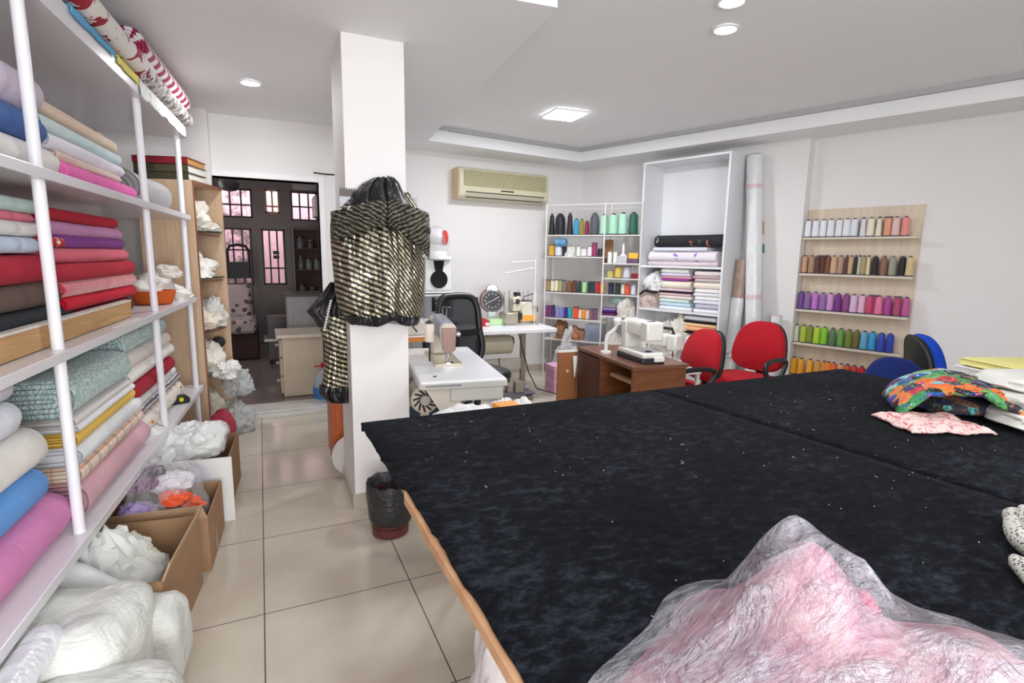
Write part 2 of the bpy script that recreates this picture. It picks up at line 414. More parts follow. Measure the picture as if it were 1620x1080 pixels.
# door leaf details: dark handle plates on the glass
hx, hz = K(437, 403)
t = thing('door_lock', 'dark double lock box on the pink lit glazed door', 'lock', (hx, KY, hz))
for dz in (.035, -.035): mk(MB().cbox(0,-.02,dz,.09,.04,.055), 'lock_plate', M_BAR, t, bev=.004)
# black framed chair standing before the barred window
cy_ = 9.48
q = aty(381, 470, cy_)
t = thing('folding_chair', 'dark framed chair with high back before the lower left barred window', 'chair', (q.x, cy_, 0))
zt_ = aty(381, 387, cy_).z; zm = aty(381, 414, cy_).z; zb2 = aty(381, 440, cy_).z
wv = .15
m = MB().tube([(-wv,0,zb2),(-wv,0,zt_-.1),(-wv+.04,0,zt_-.02),(0,0,zt_),(wv-.04,0,zt_-.02),(wv,0,zt_-.1),(wv,0,zb2)], .022, 8)
mk(m, 'back_frame', mat('black_metal', (30,28,30), .4), t)
mk(MB().cbox(0,0,(zm+zb2)/2,.3,.04,zm-zb2), 'backrest', mat('dark_grey_vinyl', (58,58,62), .5), t, bev=.01)
m = MB()
for sx in (-1,1):
    m.tube([(sx*.17,.0,zb2),(sx*.18,0,.02)], .014, 6).tube([(sx*.18,-.35,.45),(sx*.19,-.4,.02)], .014, 6)
m.tube([(-.17,0,.62),(.17,0,.62)], .012, 6).tube([(-.17,0,.72),(.17,0,.72)], .012, 6)
mk(m, 'leg_frame', mat('pale_metal', (150,140,140), .35, .6), t)
mk(MB().cbox(0,-.18,.46,.36,.38,.04), 'seat', mat('dark_grey_vinyl', (58,58,62), .5), t, bev=.01)
# floral sofa
T = NT('floral_upholstery'); x, y, z, v = T.xyz()
f = T.n('ShaderNodeTexVoronoi'); f.inputs['Scale'].default_value = 11; T.L(v, f.inputs['Vector'])
nz_ = T.noise(14, 3, v)
T.set(Base_Color=T.mix(T.math('LESS_THAN', T.math('ADD', f.outputs[0], T.math('MULTIPLY', nz_, .3)), .5), lin((196,180,180)), lin((105,84,88))), Roughness=.85)
sx0, sy0 = -.93, 7.95
t = thing('sofa', 'floral upholstered sofa with dark base deep in the back room', 'sofa', (sx0, sy0, 0))
mk(MB().box(-.4,.1,0,.86,1.0,.36), 'base', mat('dark_maroon_base', (70,42,42), .7), t, bev=.02)
mk(MB().box(-.38,.0,.36,.84,.98,.54), 'seat_cushion', T.mat, t, bev=.05)
mk(MB().box(-.38,.72,.5,.8,1.0,.98), 'backrest', T.mat, t, bev=.06)
# beige cabinet by the doorway
a = atz(450, 628, 0); 
t = thing('low_cabinet', 'cream low cabinet with open drawer fronts inside the doorway', 'cabinet', (a.x, a.y, 0))
M_CREAM = mat('cream_laminate', (206,188,164), .5, var=.05)
mk(MB().box(0,0,.0,.44,.5,.6), 'carcass', M_CREAM, t, bev=.006, smooth=False)
mk(MB().box(-.05,-.03,.6,.46,.53,.635), 'top', mat('cream_top', (216,206,186), .4), t, bev=.006, smooth=False)
for k in range(3):
    dd = mk(MB().box(-.022,.03,.03+k*.19,0,.47,.2+k*.19), 'drawer_front', M_CREAM, t, bev=.004, smooth=False)
    mk(MB().cyl((-.022,.25,.12+k*.19),(-.055,.25,.12+k*.19),.014,.018,10), 'knob', mat('pale_knob', (190,184,176), .4), dd)
# water jug
a = atz(504, 633, 0)
t = thing('water_jug', 'big clear water bottle with red cap beside the cream cabinet', 'bottle', (a.x+.06, a.y-.14, 0))
mk(MB().lathe([(.001,0),(.1,0),(.115,.02),(.115,.1),(.107,.11),(.115,.12),(.115,.2),(.105,.25),(.06,.31),(.035,.34),(.033,.37),(.001,.37)], 28), 'bottle', mat('clear_plastic', (200,215,228), .12, alpha=.55, var=0), t)
mk(MB().lathe([(.1155,.07),(.1175,.075),(.1175,.17),(.1155,.175)], 28, cap=False), 'label_band', mat('blue_label', (60,120,190), .5), t)
mk(MB().lathe([(.001,.405),(.034,.405),(.04,.395),(.04,.36),(.001,.36)], 20).tube([(-.04,0,.375),(-.1,0,.372)], .008, 6), 'cap', mat('red_plastic', (190,30,40), .35), t)
# white metal cupboard behind
a = aty(457, 530, 6.7); b = aty(517, 468, 6.7)
t = thing('metal_cupboard', 'grey white two door cupboard behind the cream cabinet', 'cupboard', (a.x, 6.7, 0))
hw = .62; hz = b.z
M_MET = mat('pale_grey_steel', (168,168,166), .4, var=.04)
mk(MB().box(0,0,0,hw,.45,hz), 'carcass', M_MET, t, smooth=False, bev=.004)
mk(MB().box(-.02,-.025,hz,hw+.02,.47,hz+.03), 'top', mat('dark_worktop', (60,58,56), .4), t, smooth=False, bev=.003)
for x0, x1 in ((.05,.24),(.26,hw-.02)):
    dd = mk(MB().box(x0,-.012,.04,x1,0,hz-.04), 'door', M_MET, t, smooth=False, bev=.003)
    mk(MB().cbox(x1-.03 if x0 < .1 else x0+.05,-.022,hz*.5,.05,.02,.018), 'handle', M_DARK, dd, bev=.003)
# appliance on the floor beside it (dark)
a = aty(446, 515, 7.6)
t = thing('small_stove', 'small dark metal stove left of the grey white cupboard', 'stove', (a.x-.08, 7.6, 0))
mk(MB().box(-.1,0,.05,.35,.3,.62), 'body', mat('dark_stove', (66,62,60), .4), t, bev=.01, smooth=False)
mk(MB().box(-.14,-.03,.3,.38,.33,.34), 'tray', mat('stove_trim', (150,146,140), .3, .6), t, bev=.005, smooth=False)
for qx in (-.07,.32):
    for qy in (.03,.27): mk(MB().cyl((qx,qy,0),(qx,qy,.05),.018,None,8), 'foot', M_DARK, t)
# niche shelves with jars
NY = 9.3
def N(x, y): q = aty(x, y, NY); return q.x, q.z
x0, zt_ = N(464, 362); x1, zb2 = N(516, 466)
t = thing('wall_shelf', 'brown open shelf niche with jars right of the glazed door', 'shelf', (x0, NY, 0))
M_BRN = mat('dark_brown_board', (92,66,62), .6, var=.08)
wd = x1-x0+.25
mk(MB().box(0,.24,0,wd,.29,zt_), 'back_panel', M_BRN, t, smooth=False)
mk(MB().box(-.03,-.02,0,0,.29,zt_+.03), 'side_panel', mat('grey_edge', (120,110,108), .5), t, smooth=False)
mk(MB().box(wd,-.02,0,wd+.03,.29,zt_+.03), 'side_panel', mat('grey_edge', (120,110,108), .5), t, smooth=False)
shz = [zt_, N(490, 392.5)[1], N(490, 426)[1], N(490, 466)[1]]
for z in shz: mk(MB().box(0,0,z-.02,wd,.24,z), 'shelf', M_BRN, t, smooth=False)
M_JAR = mat('jar_glass', (150,150,150), .15, alpha=.6, var=0); M_LID = mat('jar_lid', (110,104,104), .3, .7)
jar_n = 0
for si, z in ((1, shz[1]), (2, shz[2]), (3, shz[3])):
    for k in range((4,6,4)[si-1]):
        xx = .09 + k*(.125 if si == 2 else .17); h = (.16,.19,.14)[si-1]*(1.15 if k % 3 == 0 else .85)
        r = .048 if si == 2 else .06
        j = thing('storage_jar', '%s jar from the left on the %s shelf of the brown niche' % (ORD[k], ('top','middle','bottom')[si-1]), 'jar', (x0+xx, NY+.1, z), 0, 'jars in the brown niche')
        mk(MB().lathe([(.001,0),(r,0),(r*1.05,h*.4),(r*.9,h*.8),(r*.8,h*.85),(.001,h*.85)], 14), 'glass', M_JAR if k % 2 == 0 or si == 2 else mat('dark_pot', (70,56,54), .4), j)
        mk(MB().lathe([(.001,h),(r*.85,h),(r*.88,h*.86),(.001,h*.86)], 14), 'lid', M_LID, j)
# white duct and boiler
a = aty(465, 296, 8.6); b = aty(512, 303, 8.6)
struct(MB().box(a.x, 8.6, 2.38, b.x+.3, 8.95, CE+.1), 'duct_box', mat('grey_duct', (150,150,150), .5), smooth=False)
a = aty(499, 306, 8.9); b = aty(514, 342, 8.9)
solo(MB().box(a.x, 9.0, b.z, a.x+.28, 9.6, a.z), 'water_heater', mat('white_heater', (200,200,196), .4), 'white wall heater at the upper right of the back room', 'heater', bev=.02, smooth=False)
a = aty(363, 300, 7.2)
t = thing('pendant_lamp', 'dark grey bowl pendant lamp inside the back room', 'lamp', (a.x, 7.2, 0))
r = .115; zz = aty(363, 303, 7.2).z
mk(MB().lathe([(.02,zz+.17),(.07,zz+.165),(r,zz+.1),(r*.92,zz+.05),(r*.6,zz+.012),(.001,zz)], 24), 'shade', mat('smoked_glass', (84,84,84), .3), t)
mk(MB().cyl((0,0,zz+.165),(0,0,CE+.1),.008,None,8), 'cord', M_DARK, t)
# ================================================================== LEFT FABRIC SHELVES
SR = -math.radians(4)
T = NT('gloss_white_shelf'); x, y, z, v = T.xyz()
T.set(Base_Color=lin((224,222,226)), Roughness=.22, Specular_IOR_Level=.6)
M_SHELF = T.mat
sh = thing('shelving_unit', 'long white four tier shelving with round posts along the left wall', 'shelf', SP(0), SR)
TIERS = [(.44,.475), (1.09,1.123), (1.662,1.697), (2.215,2.29)]
UE = 2.5
for z0, z1 in TIERS: mk(MB().box(-SDEP+.01, -1.4, z0, 0, UE, z1), 'shelf', M_SHELF, sh, smooth=False, bev=.003)
M_POST = mat('white_steel_post', (232,231,236), .3, var=.02)
for u in (-1.1, .22, 1.47, 2.42):
    zz = [0] + [q for t_ in TIERS for q in t_]
    for k in range(4): 
        pp = mk(MB().cyl((-.036,u,zz[2*k]), (-.036,u,zz[2*k+1]), .0175, None, 20), 'post', M_POST, sh)
for u in (-1.1, 1.2, 2.42):
    mk(MB().cyl((-SDEP+.05,u,0), (-SDEP+.05,u,TIERS[3][0]), .0175, None, 12), 'rear_post', M_POST, sh)

def stad(w, h, n=32):
    r = h/2*.98; a = max(w/2-r, 0); out = []
    for i in range(n):
        th = 2*PI*i/n
        cx = a if math.cos(th) > 1e-6 else (-a if math.cos(th) < -1e-6 else 0)
        out.append((cx + r*math.cos(th), r*math.sin(th)))
    return out
def bolt_mb(L, w, h, seed, wob=.06, spiral=True, n=32):
    """a folded or rolled bolt of cloth: lies along +y from 0 to L, front face at x=0, underside at z=0"""
    m = MB(); rings = []; N = 16
    def ring(y, d, amp=1):
        st = stad(max(w-2*d, .004), max(h-2*d, .004), n); out = []
        for i, (x, z) in enumerate(st):
            q = noise.noise(Vector((y*2.2+seed*7.3, math.cos(2*PI*i/n)*1.2, math.sin(2*PI*i/n)*1.2+seed)))
            k = 1 + wob*amp*q
            sag = wob*h*.6*noise.noise(Vector((y*1.7, seed*3.1, 0)))
            out.append((x*(1+.3*wob*q*amp)-w/2, y, max(z*k+h/2+sag*(1 if z > 0 else 0), 0.0)))
        return out
    cap0 = []
    if spiral:
        d = .004; dy = 0
        seq = []
        while h/2-d > .006:
            seq += [(d, .0), (d+.002, .012), (d+.006, .012), (d+.008, .0)]; d += max(.014, h*.13)
        for d, dy in reversed(seq): cap0.append(ring(dy, d, .6))
    else:
        cap0.append(ring(.004, h*.25)); cap0.append(ring(.0, h*.12))
    rings += cap0 + [ring(.004, .002), ring(.02, 0)]
    for k in range(1, N): rings.append(ring(.02+(L-.04)*k/N, 0))
    rings += [ring(L-.02, 0), ring(L-.006, h*.05), ring(L, h*.16), ring(L-.004, h*.3)]
    m.loft(rings)
    return m
nb = [0]
def bolt(u0, u1, z0, z1, col, lab, w=.34, off=-.07, group=None, m=None, wob=.06, spiral=True, name='fabric_bolt', cat='fabric', rz=0):
    nb[0] += 1
    mm = m or fab(col)
    return solo(bolt_mb(u1-u0, w, z1-z0, nb[0], wob, spiral), name, mm, lab, cat, SP(u0, off, z0), SR+rz, group)
# ---- patterned cloths
def pat_quilt():
    T = NT('mint_quilt'); x, y, z, v = T.xyz(); L = lin((188,209,206))
    w_ = T.n('ShaderNodeTexWave'); w_.inputs['Scale'].default_value = 18; w_.inputs['Distortion'].default_value = 9; w_.inputs['Detail'].default_value = 2; w_.inputs['Detail Scale'].default_value = 2.5; T.L(v, w_.inputs['Vector'])
    T.set(Base_Color=T.ramp(w_.outputs[1], [(.1, lin((160,188,186))), (.6, L), (1, lin((214,228,226)))]), Roughness=.8, Sheen_Weight=.2)
    T.bump(w_.outputs[1], .5, .008); return T.mat
def pat_plaid():
    T = NT('plaid_cloth'); x, y, z, v = T.xyz()
    def lines(a, size, w, off=0):
        q = T.math('FRACT', T.math('DIVIDE', T.math('ADD', a, off+10), size)); return T.math('LESS_THAN', q, w/size)
    g = T.math('MAXIMUM', lines(y, .105, .007), lines(y, .105, .007, .018))
    gg = T.math('MAXIMUM', lines(y, .105, .02, .065), 0)
    h = T.math('MAXIMUM', lines(z, .05, .005), lines(x, .06, .005))
    c = T.mix(T.math('MULTIPLY', gg, .35), lin((232,216,198)), lin((236,176,146)))
    c = T.mix(T.math('MULTIPLY', h, .7), c, lin((226,138,96)))
    c = T.mix(T.math('MULTIPLY', g, .8), c, lin((120,110,110)))
    T.set(Base_Color=c, Roughness=.85); return T.mat
def pat_stripes(a, b, size, axis=1, name='striped_cloth', dist=0):
    T = NT(name); c = T.xyz(); q = c[axis]
    if dist: q = T.math('ADD', q, T.math('MULTIPLY', T.noise(14, 3, c[3]), dist))
    f = T.math('LESS_THAN', T.math('FRACT', T.math('DIVIDE', T.math('ADD', q, 10), size)), .5)
    T.set(Base_Color=T.mix(f, lin(a), lin(b)), Roughness=.85); return T.mat
def pat_blots(base, cols, scale, th, name, size=None):
    T = NT(name); x, y, z, v = T.xyz(); c = lin(base)
    for k, (cc, sc, t_) in enumerate(cols):
        mp = T.n('ShaderNodeMapping'); mp.inputs['Location'].default_value = (k*3.7, k*1.3, k*2.1); T.L(v, mp.inputs['Vector'])
        if size: mp.inputs['Scale'].default_value = size
        f = T.math('GREATER_THAN', T.noise(sc, 3, mp.outputs[0], .6, .7), t_)
        c = T.mix(f, c, lin(cc))
    T.set(Base_Color=c, Roughness=.8); return T.mat
def pat_chevron():
    T = NT('chevron_cloth'); x, y, z, v = T.xyz()
    a = T.math('ARCTAN2', z, x)
    tri = T.math('ABSOLUTE', T.math('SUBTRACT', T.math('FRACT', T.math('MULTIPLY', T.math('ADD', a, PI), .48)), .5))
    q = T.math('FRACT', T.math('DIVIDE', T.math('ADD', y, T.math('MULTIPLY', tri, .26)), .115))
    T.set(Base_Color=T.mix(T.math('LESS_THAN', q, .5), lin((232,226,228)), lin((158,34,78))), Roughness=.8); return T.mat
M_QUILT = pat_quilt(); M_PLAID = pat_plaid()
M_CHILI = pat_blots((238,232,220), [((224,110,50), 22, .62), ((150,160,110), 26, .64), ((196,60,40), 24, .66)], 1, 1, 'chili_print')
M_FLOR = pat_blots((236,230,224), [((160,30,48), 7, .57), ((110,110,90), 17, .67), ((214,70,50), 15, .69)], 1, 1, 'floral_print')
M_FLOR2 = pat_blots((206,200,196), [((130,128,120), 16, .52), ((120,40,70), 10, .6), ((235,232,228), 21, .6)], 1, 1, 'grey_floral_print')
M_LACE = pat_blots((234,234,230), [((150,146,140), 30, .64)], 1, 1, 'embroidered_white')
# ---- middle shelf, near stack
G1 = 'cloth bolts of the near stack on the waist high shelf'
bolt(-1.1,.53,1.123,1.19,(44,46,50),'black fabric bolt at the bottom behind the wooden plank', off=-.115, group=G1)
bolt(-1.1,.60,1.19,1.25,(40,44,48),'charcoal black fabric bolt directly under the brown bolt', off=-.105, group=G1)
bolt(-1.1,.51,1.25,1.337,(96,78,70),'dark brown fabric bolt on the waist high shelf', off=-.1, group=G1, w=.36)
bolt(-1.1,.46,1.335,1.433,(176,28,54),'thick crimson bolt above the brown bolt, nearest the camera', off=-.09, group=G1, w=.38)
bolt(-1.1,.37,1.433,1.487,(196,212,232),'light blue fabric bolt on top of the thick crimson bolt', off=-.1, group=G1)
bolt(-1.1,.40,1.487,1.537,(226,224,222),'off white fabric bolt above the light blue one', off=-.1, group=G1)
bolt(-1.1,.37,1.536,1.565,(222,120,138),'thin rose pink folded cloth under the pale mint roll', off=-.11, group=G1)
bolt(-1.1,.40,1.563,1.612,(188,210,204),'pale mint roll topping the near waist high stack', off=-.1, w=.12, group=G1)
# ---- middle shelf, far stack
G2 = 'cloth bolts of the far stack on the waist high shelf'
bolt(.56,1.41,1.123,1.215,(120,20,46),'dark wine red bolt at the bottom of the far red stack', off=-.11, group=G2)
bolt(.50,1.40,1.215,1.272,(200,24,52),'bright red bolt below the shiny satin one', off=-.09, group=G2)
T = NT('red_satin'); x, y, z, v = T.xyz(); T.set(Base_Color=lin((205,30,56)), Roughness=.28, Sheen_Weight=.5); T.bump(T.noise(9,3,v,.5,1), .4, .02)
bolt(.48,1.41,1.27,1.33,0,'shiny red satin bolt in the far red stack', off=-.085, group=G2, m=T.mat)
bolt(.40,1.39,1.327,1.397,(180,34,56),'thick matt crimson bolt under the coral bolt', off=-.08, group=G2)
bolt(.40,1.34,1.395,1.455,(214,104,120),'coral pink bolt with coiled near end', off=-.095, group=G2)
bolt(.40,1.31,1.452,1.502,(134,62,142),'purple fabric bolt in the far red stack', off=-.1, group=G2)
bolt(.39,1.29,1.498,1.553,(198,138,182),'lilac pink bolt above the purple bolt', off=-.1, group=G2)
bolt(.40,1.28,1.55,1.60,(176,20,44),'deep red bolt topping the far waist high stack', off=-.11, group=G2, spiral=False)
# small red print end peeping between
bolt(.36,.46,1.455,1.49,(190,40,40),'small red and white print roll end squeezed between the stacks', w=.07, off=-.06, m=pat_blots((190,30,40),[((240,235,230),40,.58)],1,1,'red_print'))
# plank
T = NT('raw_plank'); x, y, z, v = T.xyz()
mp = T.n('ShaderNodeMapping'); mp.inputs['Scale'].default_value = (30, 2.2, 30); T.L(v, mp.inputs['Vector'])
T.set(Base_Color=T.ramp(T.noise(1.6, 4, mp.outputs[0], .6, .6), [(.3, lin((176,132,84))), (.7, lin((204,164,112)))]), Roughness=.6)
pl = solo(MB().box(-.1,-1.2,1.126,-.072,1.2,1.2), 'wooden_plank', T.mat, 'long raw wooden plank lying on edge before the dark bolts', 'plank', SP(0), SR, smooth=False, bev=.002)
mk(MB().box(-.101,-1.2,1.2,-.071,1.2,1.208), 'painted_edge', mat('chipped_paint', (220,214,206), .6, var=.12, nscale=40), pl, smooth=False)
solo(MB().box(-.036,.75,1.1235,-.009,1.12,1.125), 'paper_strip', mat('paper', (225,222,218), .7), 'thin paper strip lying on the waist high shelf before the plank', 'paper', SP(0), SR, smooth=False)
# ---- top-but-one shelf, near stack
G3 = 'cloth bolts of the near stack on the eye level shelf'
bolt(-1.1,.53,1.697,1.80,(236,233,228),'thick white bolt under the royal blue bolt', off=-.07, w=.4, group=G3)
bolt(-1.1,.48,1.80,1.90,(74,106,166),'royal blue fabric bolt on the eye level shelf', off=-.08, w=.4, group=G3)
bolt(-1.1,.47,1.895,2.03,(212,198,214),'fat pale lilac roll on the eye level shelf', off=-.075, w=.16, group=G3, wob=.08)
G4 = 'cloth bolts of the far stack on the eye level shelf'
bolt(.52,1.41,1.697,1.768,(232,112,178),'bright pink bolt lying on the eye level shelf', off=-.05, group=G4, spiral=False)
bolt(.50,1.24,1.766,1.80,(222,200,186),'thin beige folded cloth above the bright pink bolt', off=-.07, group=G4)
bolt(.47,1.33,1.80,1.858,(234,230,240),'white bolt with faint lilac tint on the eye level shelf', off=-.075, group=G4, wob=.12)
bolt(.45,1.33,1.857,1.915,(206,222,224),'pale icy mint bolt on the eye level shelf', off=-.085, group=G4, wob=.09)
bolt(.44,1.33,1.914,1.975,(222,200,180),'sand beige bolt topping the far eye level stack', off=-.095, group=G4, wob=.09)
bolt(.44,1.28,1.972,2.0,(206,178,164),'thin tan folded edge behind the sand beige bolt', off=-.15, w=.2, group=G4)
# grey folded cloth further along
bolt(1.62,2.38,1.697,1.90,(168,166,166),'big grey folded blanket at the far end of the eye level shelf', off=-.08, w=.44, wob=.12, name='folded_blanket', cat='blanket')
# ---- bottom shelf, near stack
G5 = 'big cloth rolls of the near stack on the knee high shelf'
bolt(-1.2,.25,.475,.636,(214,136,184),'bright pink roll at the very bottom of the near knee high stack', off=-.05, w=.24, group=G5, spiral=False)
bolt(-1.2,.15,.634,.757,(104,158,222),'sky blue roll between the pink and cream rolls', off=-.07, w=.26, group=G5, spiral=False)
bolt(-1.2,.15,.755,.895,(232,228,222),'fat cream white roll above the sky blue roll', off=-.06, w=.28, group=G5, wob=.09, spiral=False)
bolt(-1.2,.06,.893,1.0,(226,230,238),'bluish white roll on the fat cream roll', off=-.08, w=.26, group=G5, wob=.09, spiral=False)
bolt(-1.2,.055,.998,1.088,(214,210,220),'pale lilac white roll close under the waist high shelf', off=-.09, w=.22, group=G5, spiral=False)
# ---- bottom shelf, middle stack
G6 = 'cloth bolts of the middle stack on the knee high shelf'
bolt(.34,1.20,.475,.607,(212,168,178),'dusty pink bolt under the plaid bolt', off=-.035, w=.4, group=G6)
bolt(.35,1.16,.605,.667,0,'beige plaid bolt with grey and orange lines', off=-.05, w=.36, group=G6, m=M_PLAID)
bolt(.36,1.14,.665,.738,(228,231,234),'white bolt resting on the plaid bolt', off=-.045, w=.4, group=G6)
bolt(.37,1.10,.735,.787,(232,194,92),'yellow fabric bolt with orange folded end', off=-.06, w=.36, group=G6)
bolt(.38,1.08,.785,.816,(236,236,238),'thin white roll with pink dotted end above the yellow bolt', off=-.055, w=.36, group=G6)
bolt(.37,1.04,.814,.845,(226,220,218),'thin layered off white cloth under the quilt', off=-.06, w=.42, group=G6)
bolt(.36,1.04,.843,.99,0,'thick pale mint quilt with wavy stitching, big coiled end towards the camera', off=-.05, w=.46, group=G6, m=M_QUILT, name='quilt', cat='quilt')
# ---- bottom shelf, far stack
G7 = 'cloth bolts of the far stack on the knee high shelf'
bolt(1.18,2.16,.475,.60,0,'white bolt printed with orange and green peppers', off=-.06, w=.4, group=G7, m=M_CHILI)
bolt(1.14,2.14,.60,.65,0,'grey black and white striped cloth on the pepper print', off=-.07, w=.36, group=G7, m=pat_stripes((206,202,204),(96,92,100),.02,2,'grey_stripes',.012))
bolt(1.14,2.08,.65,.70,(232,232,230),'thin white folded bolt under the red one', off=-.08, group=G7)
bolt(1.10,1.98,.70,.79,(160,26,48),'dark red bolt in the far knee high stack', off=-.06, group=G7, wob=.12)
b = bolt(1.08,2.04,.79,.868,(236,232,226),'white bolt with orange cardboard core in the far knee high stack', off=-.07, w=.3, group=G7, wob=.09)
mk(MB().loft([[(x*.42-.15, -.001, z*.5+.039) for x, z in stad(.3,.078,24)], [(x*.36-.15, -.004, z*.36+.039) for x, z in stad(.3,.078,24)]]), 'orange_core', mat('orange_core', (226,130,60), .6), b, label='orange core at the near end')
bolt(1.06,1.98,.866,.938,(232,222,214),'soft ecru folded bolt below the mint roll', off=-.075, group=G7)
bolt(1.10,1.97,.936,1.04,0,'pale mint quilted roll with spiral end close under the waist high shelf', off=-.09, w=.3, group=G7, m=M_QUILT, name='quilt', cat='quilt')
# ---- orange coil, white cloth scraps on the middle shelf far end
def heap_mb(rx, ry, rz, seed, amp=.28, nu=64, nv=36, flat=.35):
    def fn(d):
        q = Vector((d.x*1.3+seed*5.1, d.y*1.3+seed*2.7, d.z*1.3))
        a = noise.noise(q*1.2)*amp + (abs(noise.noise(q*2.9)))*amp*.7 - abs(noise.noise(q*5.1))*amp*.55 - abs(noise.noise(q*11+Vector((3,1,2))))*amp*.22
        return 1+a
    m = MB().ball((0,0,0), (rx,ry,rz), nu, nv, fn)
    m.v = [(x, y, max(z, -rz*flat)+rz*flat) for x, y, z in m.v]
    return m
def heap(p, rx, ry, rz, seed, col, lab, name='cloth_heap', cat='fabric', group=None, m=None, amp=.28, rzr=0, flat=.35):
    return solo(heap_mb(rx, ry, rz, seed, amp, flat=flat), name, m or fab(col), lab, cat, p, rzr, group)
t = thing('orange_bowl', 'orange felt bowl standing on the waist high shelf behind the middle post', 'bowl', SP(1.93,-.14,1.123), SR)
mk(MB().lathe([(.001,.006),(.085,.0),(.1,.008),(.12,.07),(.118,.085),(.108,.085),(.095,.03),(.001,.018)], 32), 'bowl', fab((206,96,44)), t)
mk(MB().lathe([(.02,.03),(.05,.055),(.06,.05),(.055,.02),(.02,.02)], 24), 'inner_coil', fab((196,86,38)), t)
heap(SP(2.12,-.22,1.123), .16,.2,.13, 3, (224,218,214), 'crumpled white lace scraps behind the orange bowl')
heap(SP(2.33,-.1,1.123), .1,.14,.07, 4, (232,226,220), 'crumpled cream cloth at the far end of the waist high shelf')
heap(SP(2.2,-.12,1.27), .09,.12,.06, 14, (214,204,196), 'bundle of beige lace trimmings piled on the white scraps')
# tape measure
t = thing('tape_measure', 'black tape measure with yellow button on the knee high shelf', 'tape measure', SP(1.96,-.05,.475), SR+.5)
mk(MB().loft([[(x, y, z) for x, z in [(-.05,0),(.05,0),(.055,.03),(.03,.058),(-.03,.058),(-.055,.03)]] for y in (-.02,.02)]), 'case', mat('black_rubber', (34,34,38), .5), t, bev=.006)
mk(MB().cyl((0,-.02,.03),(0,-.028,.03),.014,.012,16), 'button', mat('yellow_plastic', (236,214,30), .4), t)
mk(MB().box(-.1,-.008,.002,-.05,.008,.008), 'blade', mat('black_rubber', (34,34,38), .5), t)
# ---- top shelf: rolls
def roll(u0, u1, z, r, m, lab, off, name='fabric_roll', group='rolls on the top shelf', wob=.05, label=None):
    nb[0] += 1
    mb = MB(); N = 22; rings = []
    def ring(y, rr): 
        return [(rr*math.cos(2*PI*i/28)*(1+wob*noise.noise(Vector((y*2+nb[0], math.cos(2*PI*i/28), math.sin(2*PI*i/28))))), y, rr*math.sin(2*PI*i/28)*(1+wob*noise.noise(Vector((y*2+nb[0], math.cos(2*PI*i/28), math.sin(2*PI*i/28)+4))))) for i in range(28)]
    seq = []; rr = r*.98
    while rr > r*.2: seq += [(rr,0),(rr-.003,.01),(rr-.006,.01),(rr-.008,0)]; rr -= .017
    for q, dy in reversed(seq): rings.append(ring(dy, q))
    L = u1-u0
    for k in range(N+1): rings.append(ring(.004+L*k/N, r))
    rings.append(ring(L+.003, r*.8)); rings.append(ring(L-.01, r*.3))
    mb.loft(rings)
    return solo(mb, name, m, lab, 'fabric roll', SP(u0, off, z), SR, group)
roll(-.6, 1.52, 2.365, .052, M_FLOR, 'white roll with dark red flowers on the top shelf edge', .0)
roll(-.6, 1.3, 2.44, .062, plastic_film('film_wrapped_cloth', (214,218,222), .9, .15), 'grey roll wrapped in clear plastic behind the red flower roll', -.11)
roll(1.40, 2.52, 2.345, .05, M_FLOR2, 'grey roll with wine red flowers below the chevron roll', .005)
roll(1.36, 2.46, 2.442, .085, pat_chevron(), 'fat wine red and white chevron roll at the ceiling', -.03)
def drape(u0, u1, lab, m, drop, off=.004, seed=1, top=.14):
    def fn(a, b):
        u = u0+(u1-u0)*a; w = .006*noise.noise(Vector((u*9, b*3, seed)))
        if b < .4: q = SP(u, -top*(1-b/.4)+off, 2.296+abs(w)*.4)
        else:
            e = drop*(1+.35*noise.noise(Vector((u*6, seed, 1))))
            q = SP(u, off+.004+abs(w), 2.296-e*(b-.4)/.6)
        return q
    return solo(MB().grid(fn, 40, 16), 'draped_cloth', m, lab, 'fabric', solid=.003)
drape(.52, 1.0, 'sky blue cloth edge under the red flower roll', fab((96,170,214)), .028, seed=2)
drape(1.04, 1.36, 'pale yellow cloth edge under the red flower roll', fab((236,222,110)), .04, seed=3)
drape(1.38, 2.5, 'white embroidered cloth hanging over the far end of the top shelf', M_LACE, .085, seed=5)
# ================================================================== WOODEN CORNER CABINET BEHIND THE SHELVES
P1 = SP(2.56, .012); P2 = aty(351, 312, 5.03)
cdir = Vector((P2.x-P1.x, P2.y-P1.y, 0)); CL = cdir.length; crz = -math.atan2(cdir.x, cdir.y)
T = NT('beech_laminate'); x, y, z, v = T.xyz()
mp = T.n('ShaderNodeMapping'); mp.inputs['Scale'].default_value = (14, 14, 1.2); T.L(v, mp.inputs['Vector'])
T.set(Base_Color=T.ramp(T.noise(2, 4, mp.outputs[0], .6, .4), [(.3, lin((206,172,140))), (.7, lin((222,192,162)))]), Roughness=.5)
M_BEECH = T.mat; M_BEDGE = mat('brown_edge', (136,86,66), .5)
CH = 1.93; CDp = .36
t = thing('corner_cabinet', 'tall beech open cabinet between the shelving and the doorway', 'cabinet', P1, crz)
mk(MB().box(-CDp,0,0,0,.018,CH), 'side_panel', M_BEECH, t, smooth=False)
mk(MB().box(-CDp,CL-.018,0,0,CL,CH), 'side_panel', M_BEECH, t, smooth=False)
mk(MB().box(-CDp,0,CH,.004,CL,CH+.018), 'top_panel', M_BEECH, t, smooth=False)
mk(MB().box(.0,0,0,.004,.02,CH).box(.0,0,CH-.004,.005,CL,CH+.018), 'edge_band', M_BEDGE, t, smooth=False)
mk(MB().box(-CDp-.012,0,0,-CDp,CL,CH), 'back_panel', M_BEECH, t, smooth=False)
M_GLS = mat('smoky_glass_shelf', (70,80,74), .1, alpha=.75, var=0)
